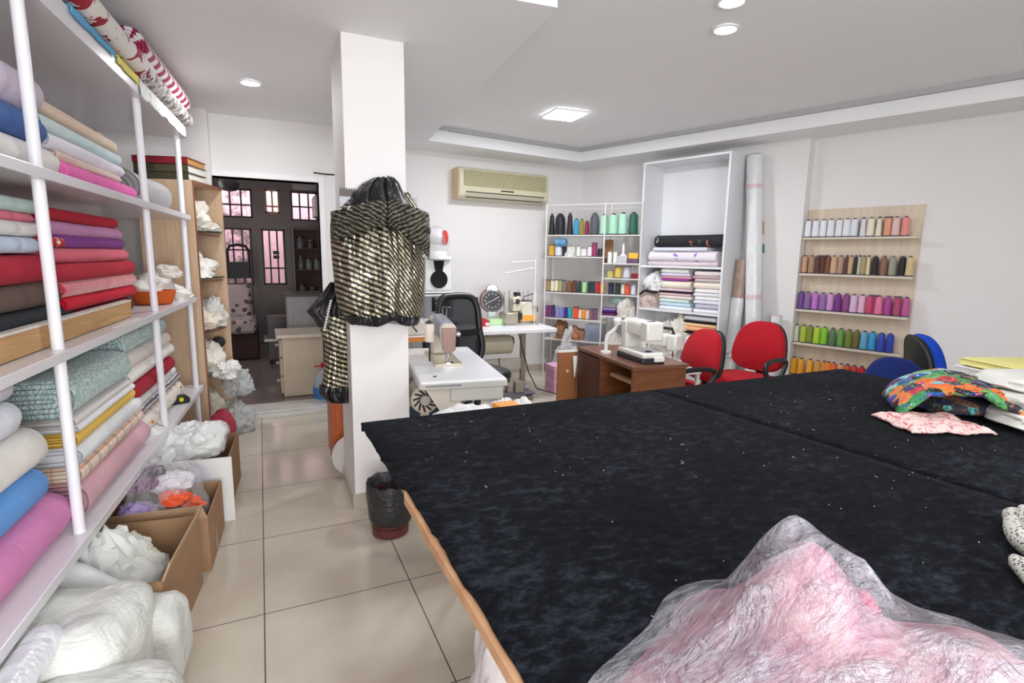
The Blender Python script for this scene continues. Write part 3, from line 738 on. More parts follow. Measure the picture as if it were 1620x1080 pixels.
czs = [1.60, 1.25, .86, .52]
for z in czs:
    mk(MB().box(-CDp,.02,z-.01,-.012,CL-.02,z), 'glass_shelf', M_GLS, t, smooth=False)
    mk(MB().tube([(-.03,.03,z-.03),(-.03,CL-.03,z-.03)], .006, 6), 'rail', M_BEDGE, t)
def CP(x, y, z): c, s = math.cos(crz), math.sin(crz); return P1 + Vector((x*c-y*s, x*s+y*c, z))
k = 0
WHT = [(226,220,208),(216,212,200),(232,228,220),(222,210,196),(204,202,196)]
names_ = ['grey cream ribbon scraps heaped on the uppermost glass shelf','loose lace hanging from the uppermost glass shelf','white lace pile with black spot on the second glass shelf','rolled cream cloth bulging on the third tier','white gathered cloth hanging out of the third tier','small white scraps on the lowest glass shelf']
for (z, x, y, rx, ry, rz, dz) in ((1.60,-.14,.22,.15,.18,.17,0),(1.60,-.03,.30,.07,.13,.05,0),(1.25,-.15,.22,.15,.2,.16,0),(.86,-.1,.18,.13,.15,.12,0),(.86,-.08,.33,.1,.1,.17,0),(.52,-.12,.25,.14,.17,.16,0)):
    heap(CP(x, y, z), rx, ry, rz, 20+k, WHT[k % 5], names_[k], amp=.42, rzr=crz, group='scraps inside the corner cabinet'); k += 1
solo(MB().ball((0,0,.045),(.05,.05,.045),16,10), 'black_ball', mat('black_yarn', (26,26,32), .8), 'black rounded cap among white scraps on the lowest glass shelf', 'cap', CP(-.045,.36,.68))
heap(CP(-.13,.3,.0), .17,.17,.26, 31, (224,218,200), 'cream cloth bulging from the foot of the corner cabinet', amp=.3, rzr=crz)
heap(CP(.06,.22,.46), .09,.1,.07, 33, (236,234,230), 'bunch of white knotted strips hanging from the corner cabinet', amp=.5, flat=.9)
heap(CP(.09,.34,.28), .1,.1,.13, 34, 0, 'clear plastic bag stuffed beside the corner cabinet', 'plastic_bag', 'bag', m=plastic_film('clear_film', (220,224,224), .5), amp=.4, flat=.9)
heap(CP(.10,.3,.0), .11,.14,.16, 35, 0, 'clear plastic wrap on the floor beside the doorway', 'plastic_bag', 'bag', m=plastic_film('clear_film', (220,224,224), .5), amp=.4)
heap(CP(.04,.1,.02), .1,.12,.15, 36, (176,66,84), 'crimson cloth bag on the floor by the corner cabinet', 'cloth_bag', 'bag', amp=.2)
# books on the cabinet
M_PAGE = mat('book_pages', (226,222,212), .8, var=.08, nscale=60)
def book(z, th, L, W, cov, lab, x=-.02, y=.0, rz=0, page=None, hollow=False):
    b = thing('book', lab, 'book', CP(x, y, z), crz+rz, 'big books on the corner cabinet')
    mk(MB().box(-L,0,0,0,W,.005).box(-L,0,th-.005,0,W,th).box(-L,0,0,0,.006,th), 'cover', mat('book_cover', cov, .5, var=.1, nscale=20), b, smooth=False)
    mk(MB().box(-L+.006,.006,.005,-.008,W-.006,th-.005), 'pages', page or M_PAGE, b, smooth=False)
    return b
zb = CH+.018
book(zb+.0, .05, .36, .27, (72,66,46), 'lower olive cloth bound book of the pile on the corner cabinet')
bk = book(zb+.05, .056, .36, .29, (82,76,54), 'middle olive bound book with dark spine stamp on the corner cabinet')
m = MB().box(-.30,-.002,.012,-.265,0,.044).box(-.25,-.002,.006,-.243,0,.05).box(-.23,-.002,.006,-.225,0,.05)
mk(m, 'spine_stamp', mat('dark_stamp', (36,34,24), .5), bk, smooth=False)
book(zb+.106, .05, .36, .32, (140,24,40), 'red bound book with gilt page edges topping the pile', page=mat('gilt_pages', (206,150,72), .4, .2), rz=.03)
# ================================================================== CUTTING TABLE
TZ = .85
a = atz(575, 673, TZ); b = atz(1322, 582, TZ)
tx0, tx1, ty1, ty0 = a.x, b.x, (a.y+b.y)/2, -.45
T = NT('black_velvet'); x, y, z, v = T.xyz()
mp = T.n('ShaderNodeMapping'); mp.inputs['Scale'].default_value = (1, 1.7, 1); mp.inputs['Rotation'].default_value = (0,0,.5); T.L(v, mp.inputs['Vector'])
f = T.math('ADD', T.math('MULTIPLY', T.noise(20, 8, mp.outputs[0], .78, .3), .75), T.math('MULTIPLY', T.noise(3, 3, v), .25))
T.set(Base_Color=T.ramp(f, [(.38, lin((5,6,8))), (.52, lin((18,20,25))), (.70, lin((56,60,72)))]), Roughness=.95, Sheen_Weight=.02, Specular_IOR_Level=.05)
T.bump(T.noise(160, 3, v, .6), .5, .004)
M_VEL = T.mat
T = NT('plywood'); x, y, z, v = T.xyz()
T.set(Base_Color=T.ramp(T.noise(9, 4, v), [(.3, lin((170,124,88))), (.7, lin((202,160,120)))]), Roughness=.6); M_PLY = T.mat
t = thing('cutting_table', 'huge cutting table covered in mottled black velvet', 'table', ((tx0+tx1)/2, (ty0+ty1)/2, 0))
hx, hy = (tx1-tx0)/2, (ty1-ty0)/2
def edge(yy):     # ragged left edge of the board, y local
    return -hx + .004*noise.noise(Vector((yy*5, 3, 0)))
n = 60
pts = [(edge(-hy+2*hy*i/n)-(.0 if -hy+2*hy*i/n < hy-.62 else -.012), -hy+2*hy*i/n) for i in range(n+1)] + [(hx, hy), (hx, -hy)]
mk(MB().prism(pts, TZ-.028, TZ-.006), 'board', M_PLY, t, smooth=False)
def velvet(xa, xb, zt, seed):
    nx, ny = 24, 90; m = MB()
    def fn(i, j):
        yy = -hy+.0+2*hy*j + (.002 if j in (0,) else 0)
        xx = xa(yy) + (xb(yy)-xa(yy))*i
        return (xx, yy, zt + .0012*noise.noise(Vector((xx*6, yy*6, seed))))
    m.grid(fn, nx, ny); return m
def rag(yy):
    return -hx + .012 + .006*noise.noise(Vector((yy*9, 1, 0))) + .004*noise.noise(Vector((yy*40, 2, 0))) - (.016 if yy > hy-.6 else 0)
sx = lambda yy: (1.60-(tx0+tx1)/2) + (hy-yy)*.085
mk(velvet(rag, lambda q: sx(q)+.02, TZ, 1), 'velvet_cover', M_VEL, t, solid=.006)
mk(velvet(sx, lambda q: hx+.004, TZ+.0015, 2), 'velvet_cover', M_VEL, t, solid=.006)
mk(MB().box(-hx-.002,hy,TZ-.032,hx,hy+.004,TZ+.001), 'velvet_hem', M_VEL, t, smooth=False)
M_LEGW = mat('dark_table_wood', (92,70,58), .6)
mk(MB().box(-hx+.35,-hy+.3,TZ-.11,hx-.35,-hy+.34,TZ-.028).box(-hx+.35,hy-.34,TZ-.11,hx-.35,hy-.3,TZ-.028).box(-hx+.35,-hy+.3,TZ-.11,-hx+.39,hy-.3,TZ-.028).box(hx-.39,-hy+.3,TZ-.11,hx-.35,hy-.3,TZ-.028), 'apron', M_LEGW, t, smooth=False)
for lx in (-hx+.38, 0, hx-.38):
    for ly in (-hy+.33, hy-.33): mk(MB().cbox(lx, ly, (TZ-.028)/2, .07, .07, TZ-.028), 'leg', M_LEGW, t, smooth=False, bev=.004)
# lint and threads scattered on the velvet
m = MB(); rnd = random.Random(5)
for k in range(110):
    xx = rnd.uniform(tx0+.1, tx1-.2); yy = rnd.uniform(.35, ty1-.1)
    L = rnd.choice([.0015,.002,.002,.003,.004,.012]) ; an = rnd.uniform(0, 6.28); cv = rnd.uniform(-1,1)
    zz = TZ+.0030
    pts = [(xx+L*s*math.cos(an+cv*s*1.5), yy+L*s*math.sin(an+cv*s*1.5), zz) for s in (0,.33,.66,1)]
    m.tube(pts, .0005 if L > .01 else .0008, 4)
tag(mk(m, 'lint', mat('white_lint', (225,225,225), .9, var=0)), 'white lint and thread ends scattered over the black velvet', 'lint', kind='stuff')
# ------------------------------------------------------------------ plastic bag with pink cloth, nearest the camera
fx, rx_ = Vector((math.sin(YAW), math.cos(YAW), 0)), Vector((math.cos(YAW), -math.sin(YAW), 0))
LOBES = [(-.08,.04,.095,.10,.165,.85),(-.06,-.055,.26,.125,.052,1.6),(.12,-.05,.17,.13,.065,1.2),(.46,-.14,.15,.13,.085,1.5),(.10,-.22,.34,.12,.05,1.5)]
def bagh(X, Y): return sum(hh*math.exp(-(((X-cx)/ax)**2+((Y-cy)/ay)**2)**pw) for cx, cy, ax, ay, hh, pw in LOBES)
def baghf(cut, inner):
    """a bag lying on the table: height field over a smooth closed outline"""
    m = MB(); cx, cy = .10, -.11; NA, NR = 140, 44; rows = []
    for i in range(NA):
        an = 2*PI*i/NA; r = .75
        while r > .02 and bagh(cx+r*math.cos(an), cy+r*math.sin(an)) < cut: r -= .004
        rows.append(r*(1+.03*noise.noise(Vector((math.cos(an)*4, math.sin(an)*4, 2)))))
    rows = [(rows[i-2]+rows[i-1]*2+rows[i]*3+rows[(i+1)%NA]*2+rows[(i+2)%NA])/9 for i in range(NA)]
    rings = []
    for k in range(NR, 0, -1):
        ring = []
        for i in range(NA):
            an = 2*PI*i/NA; t_ = (k/NR); r = rows[i]*t_; X, Y = cx+r*math.cos(an), cy+r*math.sin(an)
            h = max(0, bagh(X, Y)-cut)+ (.018 if not inner else .012)*(1-t_**5)
            c = abs(noise.noise(Vector((X*5, Y*11, 1)))); d = noise.noise(Vector((X*13, Y*19, 2))); e_ = abs(noise.noise(Vector((X*3+2, Y*6, 5))))
            h *= (1 + .30*(.25-c) + .10*d + .25*(.2-e_)) if not inner else (.90 + .2*noise.noise(Vector((X*9, Y*9, 9))))
            p_ = Vector((.74, .42, 0)) + rx_*X + fx*Y
            ring.append((p_.x, p_.y, max(h, 0)))
        rings.append(ring)
    m.loft(rings, cap=False)
    m.v.append(tuple(sum((Vector(q) for q in rings[-1]), Vector())/NA)); b_ = len(m.v)-1; o_ = (NR-1)*NA
    m.f += [(o_+i, o_+(i+1)%NA, b_) for i in range(NA)]; m.m += [0]*NA
    return m
T = NT('thin_clear_plastic'); x, y, z, v = T.xyz()
mp = T.n('ShaderNodeMapping'); mp.inputs['Rotation'].default_value = (0,0,.55); mp.inputs['Scale'].default_value = (1.6, 5, 4); T.L(v, mp.inputs['Vector'])
cre = T.noise(2.6, 6, mp.outputs[0], .6, 1.4)
T.set(Base_Color=lin((206,204,214)), Roughness=.1, Specular_IOR_Level=1.0)
T.set(Alpha=T.ramp(cre, [(.34,(.26,)*3+(1,)),(.48,(.42,)*3+(1,)),(.58,(.72,)*3+(1,)),(.66,(.40,)*3+(1,))]))
T.bump(T.math('ADD', cre, T.math('MULTIPLY', T.noise(26, 4, v, .6, 1.5), .45)), 1.0, .07)
bg_ = thing('plastic_bag', 'big clear plastic bag of pink cloth on the near edge of the black table', 'bag', (0,0,TZ+.006))
mk(baghf(.006, False), 'film', T.mat, bg_)
pk = pat_blots((226,184,196), [((206,150,178), 5, .56), ((240,214,216), 7, .6), ((196,120,160), 9, .66)], 1, 1, 'pink_cloth')
T2 = NT('pink_mixed_cloth'); x, y, z, v = T2.xyz()
T2.set(Base_Color=T2.ramp(T2.noise(9, 4, v, .55, 1.0), [(.30, lin((150,92,124))), (.45, lin((200,140,158))), (.60, lin((222,176,182))), (.74, lin((186,150,190)))]), Roughness=.85); T2.bump(T2.noise(16, 4, v, .6, .8), .6, .03)
mk(baghf(.013, True), 'pink_contents', T2.mat, bg_)
def patch(X, Y, ax, ay, hh, nm, col):
    p = Vector((.74, .42, 0)) + rx_*X + fx*Y
    m = heap_mb(ax, ay, .05, int(X*100)+7, .2); m.v = [(q[0]+p.x, q[1]+p.y, q[2]+hh) for q in m.v]
    mk(m, nm, fab(col), bg_)
patch(.26,-.16,.08,.06,.066,'blue_cloth',(120,164,208)); patch(.36,-.13,.06,.05,.058,'blue_cloth',(150,190,220)); patch(-.01,-.01,.04,.03,.075,'magenta_cloth',(196,64,110)); patch(-.20,-.10,.02,.02,.0,'dark_scrap',(84,76,84))
# ------------------------------------------------------------------ striped knitted strips at the right edge
T = NT('dotted_knit'); x, y, z, v = T.xyz()
w_ = T.n('ShaderNodeTexVoronoi'); w_.inputs['Scale'].default_value = 120; T.L(v, w_.inputs['Vector'])
T.set(Base_Color=T.mix(T.math('LESS_THAN', w_.outputs[0], .33), lin((206,204,196)), lin((70,68,64))), Roughness=.8)
def strip(pts, r, lab): 
    P = [atz(x_, y_, z_) for x_, y_, z_ in pts]
    Q = []
    for i in range(len(P)-1):
        for k in range(6): Q.append(P[i].lerp(P[i+1], k/6))
    Q.append(P[-1])
    for _ in range(3): Q = [Q[0]]+[(Q[i-1]+Q[i]*2+Q[i+1])/4 for i in range(1,len(Q)-1)]+[Q[-1]]
    n_ = len(Q); rr = [r*(.55+.45*min(1, i/4)) for i in range(n_)]
    solo(MB().tube(Q, rr, 14), 'knit_glove', T.mat, lab, 'fabric', group='dotted knit pieces at the right edge')
strip([(1594,812,.875),(1607,818,.88),(1606,838,.876),(1616,856,.874),(1650,880,.874)], .021, 'upper dotted grey white knit piece curling in at the right edge')
strip([(1604,882,.872),(1615,895,.87),(1640,925,.87)], .016, 'lower straight dotted knit piece at the right edge')
strip([(1619,804,.90),(1626,825,.895),(1640,850,.888)], .018, 'topmost dotted knit stub cut by the right edge')
# ------------------------------------------------------------------ patchwork pile
def randprint(name, cols, scale, prints=True):
    T = NT(name); x, y, z, v = T.xyz()
    w_ = T.n('ShaderNodeTexVoronoi'); w_.inputs['Scale'].default_value = scale; T.L(v, w_.inputs['Vector'])
    sp = T.n('ShaderNodeSeparateColor'); T.L(w_.outputs['Color'], sp.inputs[0])
    n_ = len(cols)
    c = T.ramp(sp.outputs[0], [(i/n_, lin(cc)) for i, cc in enumerate(cols)], 'CONSTANT')
    if prints:
        g = T.math('GREATER_THAN', T.noise(scale*5, 3, v, .6, 1), .56)
        w2 = T.n('ShaderNodeTexVoronoi'); w2.inputs['Scale'].default_value = scale*3; T.L(v, w2.inputs['Vector'])
        sp2 = T.n('ShaderNodeSeparateColor'); T.L(w2.outputs['Color'], sp2.inputs[0])
        c2 = T.ramp(sp2.outputs[1], [(i/n_, lin(cc)) for i, cc in enumerate(cols[::-1])], 'CONSTANT')
        c = T.mix(g, c, c2)
    T.set(Base_Color=c, Roughness=.8); return T.mat
M_PATCH = randprint('patchwork', [(28,26,34),(232,112,44),(36,84,170),(60,140,84),(236,130,60),(196,40,56),(150,204,204),(40,44,60),(90,160,90),(60,40,120),(34,34,36)], 19)
M_PATCH2 = randprint('patchwork_pale', [(232,232,236),(34,34,40),(150,206,170),(230,230,234),(110,80,170),(40,44,50),(236,236,238),(150,190,90)], 9, False)
prz = -YAW
_q = atz(1478, 668, TZ); pc = Vector((_q.x, _q.y, TZ+.006)) + fx*.07 + rx_*.115
def sheet(p, w, d, seed, amp, lab, m, name='folded_cloth', z0=.0, th=.006, group=None, cat='fabric', fn2=None, rz=prz):
    def fn(u, w_):
        X = (u-.5)*w*(1+.12*noise.noise(Vector((w_*4, seed, 0)))); Y = (w_-.5)*d*(1+.12*noise.noise(Vector((u*4, seed, 5))))
        h = th*1.05+z0+amp*(.5+.5*noise.noise(Vector((u*3+seed, w_*3, 0))))*(1-max(abs(2*u-1), abs(2*w_-1))**6) + amp*.25*abs(noise.noise(Vector((u*8, w_*8, seed))))
        if fn2: h += fn2(u, w_)
        return (X, Y, max(h, th*1.02))
    return solo(MB().grid(fn, 40, 40), name, m, lab, cat, p, rz, group, solid=th)
T = NT('pink_ditsy'); x, y, z, v = T.xyz()
T.set(Base_Color=T.mix(T.math('GREATER_THAN', T.noise(70,2,v), .58), lin((232,200,196)), lin((206,110,110))), Roughness=.85)
_q = atz(1476, 690, TZ); pk1 = Vector((_q.x, _q.y, TZ+.004)) + fx*.11 + rx_*.075
sheet(pk1, .30, .22, 2, .035, 'ragged pink print cloth lying flat under the patchwork quilt', T.mat, th=.008)
# folded patchwork: a fat rolled edge with dark inside
t = thing('patchwork_quilt', 'crumpled bright patchwork quilt on the far right of the black table', 'quilt', pc+Vector((0,0,.010)), -.88)
def qfn(d):
    return 1+.22*noise.noise(Vector((d.x*1.6, d.y*1.6+3, d.z*1.6)))+.12*abs(noise.noise(Vector((d.x*5, d.y*5, d.z*5))))
m = MB().ball((0,.05,.04), (.16,.14,.042), 48, 26, qfn); m.v = [(x, y, max(z, 0)) for x, y, z in m.v]
mk(m, 'folded_body', randprint('patchwork_inner', [(30,28,36),(34,30,40),(40,60,130),(60,40,36),(28,26,30),(120,80,50),(60,150,140),(30,30,60)], 22), t)
def flapf(u, w_):
    X = (u-.5)*.38; arch = 1-abs(2*u-1)**2.2
    Y = -.13 + .02*math.cos((u-.5)*PI*2) + .30*w_ + .02*noise.noise(Vector((u*5, w_*3, 1)))
    Z = .012+ .115*arch**.7*(.88+.12*min(1, w_*2.5)) + .014*noise.noise(Vector((u*7, w_*5, 4)))
    return (X, Y, Z)
mk(MB().grid(flapf, 44, 24), 'top_fold', M_PATCH, t, solid=-.016)
m = MB(); m.tube([flapf(i/30, 0) for i in range(31)], .015, 10); mk(m, 'rolled_edge', M_PATCH, t)
sheet(pc+rx_*.25+fx*.20+Vector((0,0,.085)), .34, .26, 8, .03, 'patchwork spread with white and purple patches behind the bright quilt', M_PATCH2, 'patchwork_spread', th=.012, fn2=lambda u, w_: -.02*abs(2*u-1))
solo(heap_mb(.17,.13,.075,9,.14), 'folded_cloth', fab((52,50,58)), 'dark folded cloth under the pale patchwork spread', 'fabric', pc+rx_*.25+fx*.21+Vector((0,0,.0)), prz)
M_WOOL = fab((222,222,216), .95)
PADS = []
def pad(p, w, d, h, seed, lab, m=M_WOOL, name='wadding_roll', group='white wadding on the right of the black table'):
    PADS.append((p, w, d, h, seed, lab, m, name, group))
_q = atz(1556, 700, TZ); e = Vector((_q.x, _q.y, TZ+.006)) + fx*.08 + rx_*.17
pad(e - fx*.06, .55, .26, .072, 41, 'lowest white wadding fold next to the pink print cloth')
pad(e + rx_*.02 - fx*.04 + Vector((0,0,.070)), .52, .25, .055, 42, 'middle white wadding fold beside the bright quilt')
pad(e + rx_*.06 + fx*.06 + Vector((0,0,.122)), .45, .26, .058, 43, 'topmost white wadding fold at the right edge')
ye = pc + rx_*.62 + fx*.40
solo(bolt_mb(.5, .3, .04, 51, .08, False), 'folded_cloth', fab((240,232,150)), 'pale yellow folded cloth at the back of the patchwork pile', 'fabric', ye+Vector((0,0,.075)), prz-PI/2+.1)
solo(bolt_mb(.5, .34, .075, 52, .05, False), 'folded_cloth', fab((226,228,226)), 'white folded cloth under the pale yellow one', 'fabric', ye+Vector((0,0,.0)), prz-PI/2+.1)
# white cloth bag under the left table edge
solo(heap_mb(.15,.17,.52,61,.18,flat=.5), 'cloth_bag', fab((206,200,200)), 'whitish cloth bag on the floor under the near left table edge', 'bag', atz(790,1065,.5)*1 + Vector((.07,-.03,-.5)), .3)
# ================================================================== PILLAR: FOIL GARMENTS, CALENDAR, BIN
def GY(x, y, yy): q = aty(x, y, yy); return Vector((q.x, q.y, q.z))
GYB = PY-.012
def rows_loft(rows, yb, n=40, fold=.012, seed=1, back=True, fscale=7, front=0.0):
    m = MB(); rings = []
    for (y, xl, xr, bg__) in rows:
        L = GY(xl, y, yb); R = GY(xr, y, yb); ring = []
        for i in range(n+1):
            a_ = -1+2*i/n; p = L.lerp(R, i/n)
            d = bg__*max(0, 1-abs(a_)**2.4)**.5 + front
            w = fold*(noise.noise(Vector((a_*fscale*.6+seed, p.z*2.2, 1)))+.6*noise.noise(Vector((a_*fscale*1.7, p.z*4, seed))))
            ring.append((p.x, p.y-d-w*(1-abs(a_)**4), p.z+.3*w))
        for i in range(n-1, 0, -1):
            p = L.lerp(R, i/n); ring.append((p.x, p.y-.0-front*.5, p.z))
        rings.append(ring)
    # densify
    out = []
    for j in range(len(rings)-1):
        for k in range(4):
            f_ = k/4; out.append([tuple(Vector(p).lerp(Vector(q), f_)) for p, q in zip(rings[j], rings[j+1])])
    out.append(rings[-1]); m.loft(out); return m
T = NT('gold_black_foil'); x, y, z, v = T.xyz()
q = T.math('ADD', T.math('ADD', z, T.math('MULTIPLY', x, .42)), T.math('MULTIPLY', T.math('MAXIMUM', T.math('SUBTRACT', x, .62), 0), 1.0))
q = T.math('ADD', q, T.math('MULTIPLY', T.noise(5, 3, v), .02))
st = T.math('FRACT', T.math('DIVIDE', T.math('ADD', q, 5), .0285))
f = T.math('LESS_THAN', st, .5)
T.set(Base_Color=T.mix(f, lin((16,15,14)), lin((196,188,162))), Metallic=T.math('MULTIPLY', f, .85), Roughness=.2, Specular_IOR_Level=.6)
T.bump(T.noise(9, 5, v, .62, 1.4), .6, .05)
M_FOIL = T.mat
T = NT('black_foil'); x, y, z, v = T.xyz(); T.set(Base_Color=lin((24,24,28)), Roughness=.2, Specular_IOR_Level=.6); T.bump(T.noise(14,5,v,.6,1.2), .5, .03); M_BFOIL = T.mat
# calendar behind
cl, cr = GY(537,299,PY-.01), GY(660,303,PY-.01); cb = GY(600,372,PY-.01)
t = thing('wall_calendar', 'wall calendar hidden behind the foil garment on the pillar', 'calendar', (0,0,0))
mk(MB().box(cl.x, PY-.010, cb.z, cr.x, PY-.004, cl.z-.02), 'sheet', mat('calendar_sheet', (172,176,186), .35, var=.2, nscale=5), t, smooth=False)
mk(MB().box(cl.x, PY-.014, cl.z-.035, cl.x+.14, PY-.003, cl.z), 'header', mat('calendar_header', (84,80,78), .5), t, smooth=False)
m = MB()
for k in range(9): m.cyl((cl.x+.008+k*.014, PY-.008, cl.z-.006), (cl.x+.008+k*.014, PY-.008, cl.z+.008), .003, None, 6)
mk(m, 'spiral_binding', mat('dark_wire', (60,56,54), .4, .6), t)
g = thing('foil_garment', 'big black and gold striped foil costume hanging on the pillar front', 'garment', (0,0,0))
body = [(306,562,650,.03),(325,543,660,.05),(338,524,664,.07),(360,522,669,.09),(385,523,671,.11),(410,525,672,.125),(440,528,672,.135),(470,531,670,.14),(490,536,667,.13),(500,543,664,.125)]
mk(rows_loft(body, GYB, 56, .034, 3), 'striped_body', M_FOIL, g)
hem = [(498,541,665,.13),(506,546,663,.128),(512,552,660,.12)]
mm = rows_loft(hem, GYB, 56, .034, 3, front=.004)
xc = GY(615,505,GYB).x
mm.v = [(x, y, z + (.03*math.exp(-((x-xc)/.05)**2))) for x, y, z in mm.v]
mk(mm, 'black_hem', M_BFOIL, g)
hood = [(281,590,622,.03),(290,572,630,.065),(305,558,637,.10),(322,551,645,.12),(338,553,649,.135),(348,566,646,.14),(355,588,632,.135)]
mk(rows_loft(hood, GYB, 40, .02, 9, front=.012), 'black_hood', M_BFOIL, g)
def cape(sgn, seed):
    def fn(u, w_):
        a_ = u
        yt = 318+ (18 if sgn < 0 else 22)*a_; yb_ = 358+ (26 if sgn < 0 else 52)*a_**1.3
        y = yt+(yb_-yt)*w_
        xe = (600-78*a_) if sgn < 0 else (602+70*a_)
        p = GY(xe, y, GYB)
        aa = (xe-598)/75.0
        d = .055+.115*max(0, 1-min(1,abs(aa))**2.4)**.5 + .02*math.sin(w_*PI)
        w = .014*noise.noise(Vector((u*9, w_*7, seed)))+.008*noise.noise(Vector((u*22, w_*12, seed)))
        return (p.x, p.y-d-w, p.z)
    return MB().grid(fn, 34, 18)
T = NT('foil_crushed'); x, y, z, v = T.xyz()
q = T.math('ADD', T.math('MULTIPLY', z, 1.1), T.math('MULTIPLY', T.math('ABSOLUTE', T.math('SUBTRACT', x, .6)), -.55))
q = T.math('ADD', q, T.math('MULTIPLY', T.noise(9, 4, v, .6, .8), .07))
f = T.math('LESS_THAN', T.math('FRACT', T.math('DIVIDE', T.math('ADD', q, 5), .026)), .38)
T.set(Base_Color=T.mix(f, lin((16,15,15)), lin((140,134,112))), Metallic=T.math('MULTIPLY', f, .85), Roughness=.25)
T.bump(T.noise(26, 5, v, .65, 1.5), .7, .03)
M_FOIL2 = T.mat
mk(cape(-1, 2), 'shoulder_cape', M_FOIL2, g, solid=.004)
mk(cape(1, 6), 'shoulder_cape', M_FOIL2, g, solid=.004)
# second garment on the left side of the pillar
GY2 = PY+.20
g2 = thing('foil_garment', 'narrow black and gold foil sleeve hanging at the left side of the pillar', 'garment', (0,0,0))
sl = [(446,522,532,.02),(462,510,546,.05),(480,494,549,.07),(492,484,550,.07),(504,496,551,.07),(516,502,551,.07)]
mk(rows_loft(sl, GY2, 30, .02, 5), 'black_flap', M_BFOIL, g2)
lg = [(498,515,551,.075),(520,506,552,.075),(545,513,553,.07),(575,513,554,.075),(600,510,555,.075),(612,507,555,.075)]
mk(rows_loft(lg, GY2, 30, .018, 8, front=.006), 'striped_leg', M_FOIL, g2)
mk(rows_loft([(608,505,555,.078),(622,504,556,.078),(633,516,556,.07)], GY2, 30, .02, 8, front=.008), 'black_cuff', M_BFOIL, g2)
m = MB()
for k in range(12):
    p = GY(520-10*k/11, 474+44*k/11, GY2); m.ball((p.x, p.y-.10, p.z), .0075, 10, 6)
mk(m, 'beaded_trim', mat('pearl', (220,216,206), .25), g2)
mk(MB().box(pxl-.006, GY2-.01, GY(530,452,GY2).z-.02, pxl+.0, GY2+.01, GY(530,448,GY2).z), 'hook', M_BAR, g2, smooth=False)
# orange chest, round grey lid
a = atz(528, 748, 0)
oy = 3.66
ox0 = aty(526.5, 690, oy).x; 
t = thing('orange_cabinet', 'orange stained wooden cabinet standing behind the pillar', 'cabinet', (ox0, oy, 0))
M_OR = mat('orange_stained_wood', (186,92,40), .4, var=.14, nscale=3)
mk(MB().box(0,0,.06,.34,.30,1.0), 'body', M_OR, t, smooth=False, bev=.006)
mk(MB().box(-.01,-.012,.97,.35,.31,1.0), 'top', M_OR, t, smooth=False, bev=.004)
mk(MB().box(.02,-.008,.1,.32,0,.95), 'door', M_OR, t, smooth=False, bev=.004)
for qx in (.03, .31):
    for qy in (.03, .27): mk(MB().cyl((qx,qy,0),(qx,qy,.06),.02,.025,10), 'foot', M_DARK, t)
dy = 3.52
dc = aty(559, 715, dy); dr_ = abs(aty(559,683,dy).z-dc.z)
t = thing('round_tray', 'round pale grey disc leaning between the pillar and orange cabinet', 'tray', (dc.x, dy, dr_), 0)
mk(MB().cyl((0,-.012,0),(0,.012,0), dr_, None, 40), 'disc', mat('pale_grey_plastic', (206,198,196), .4), t, bev=.004)
mk(MB().cyl((0,.012,0),(0,.03,0), dr_*.5, None, 24), 'back_rim', M_DARK, t)
# waste bin
a = atz(617, 838, 0)
t = thing('waste_bin', 'maroon waste basket lined with a black bin bag at the pillar', 'waste bin', (a.x, a.y-.015, 0))
T = NT('maroon_plastic_lattice'); x, y, z, v = T.xyz()
an = T.math('MULTIPLY', T.math('ARCTAN2', y, x), 32/(2*PI))
row = T.math('MULTIPLY', T.math('FLOOR', T.math('DIVIDE', z, .022)), .5)
h = T.math('MULTIPLY', T.math('LESS_THAN', T.math('ABSOLUTE', T.math('SUBTRACT', T.math('FRACT', T.math('ADD', an, row)), .5)), .28), T.math('LESS_THAN', T.math('ABSOLUTE', T.math('SUBTRACT', T.math('FRACT', T.math('DIVIDE', z, .022)), .5)), .3))
h = T.math('MULTIPLY', h, T.math('GREATER_THAN', z, .045))
T.set(Base_Color=T.mix(h, lin((96,44,44)), lin((20,8,8))), Roughness=.4)
mk(MB().lathe([(.001,0),(.088,0),(.094,.004),(.108,.225),(.104,.225),(.09,.01),(.001,.008)], 40), 'basket', T.mat, t)
m = MB(); rings = []
def br(r, z, amp, sd):
    return [((r+amp*noise.noise(Vector((math.cos(2*PI*i/40)*3, math.sin(2*PI*i/40)*3, z*9+sd))))*math.cos(2*PI*i/40), (r+amp*noise.noise(Vector((math.cos(2*PI*i/40)*3, math.sin(2*PI*i/40)*3, z*9+sd))))*math.sin(2*PI*i/40), z+amp*1.6*noise.noise(Vector((math.cos(2*PI*i/40)*2+4, math.sin(2*PI*i/40)*2, sd)))) for i in range(40)]
for r, z, am, sd in ((.106,.075,.006,1),(.112,.10,.01,1),(.116,.16,.008,2),(.119,.22,.008,3),(.122,.272,.012,4),(.118,.285,.014,4),(.108,.275,.012,4),(.098,.22,.02,5),(.085,.15,.03,6),(.06,.12,.02,7)):
    rings.append(br(r, z, am, sd))
m.loft(rings, cap=False)
T = NT('black_bin_bag'); x, y, z, v = T.xyz(); T.set(Base_Color=lin((44,44,46)), Roughness=.35); T.bump(T.noise(22,4,v,.6,1), .5, .02)
mk(m, 'bin_bag', T.mat, t, solid=.001)
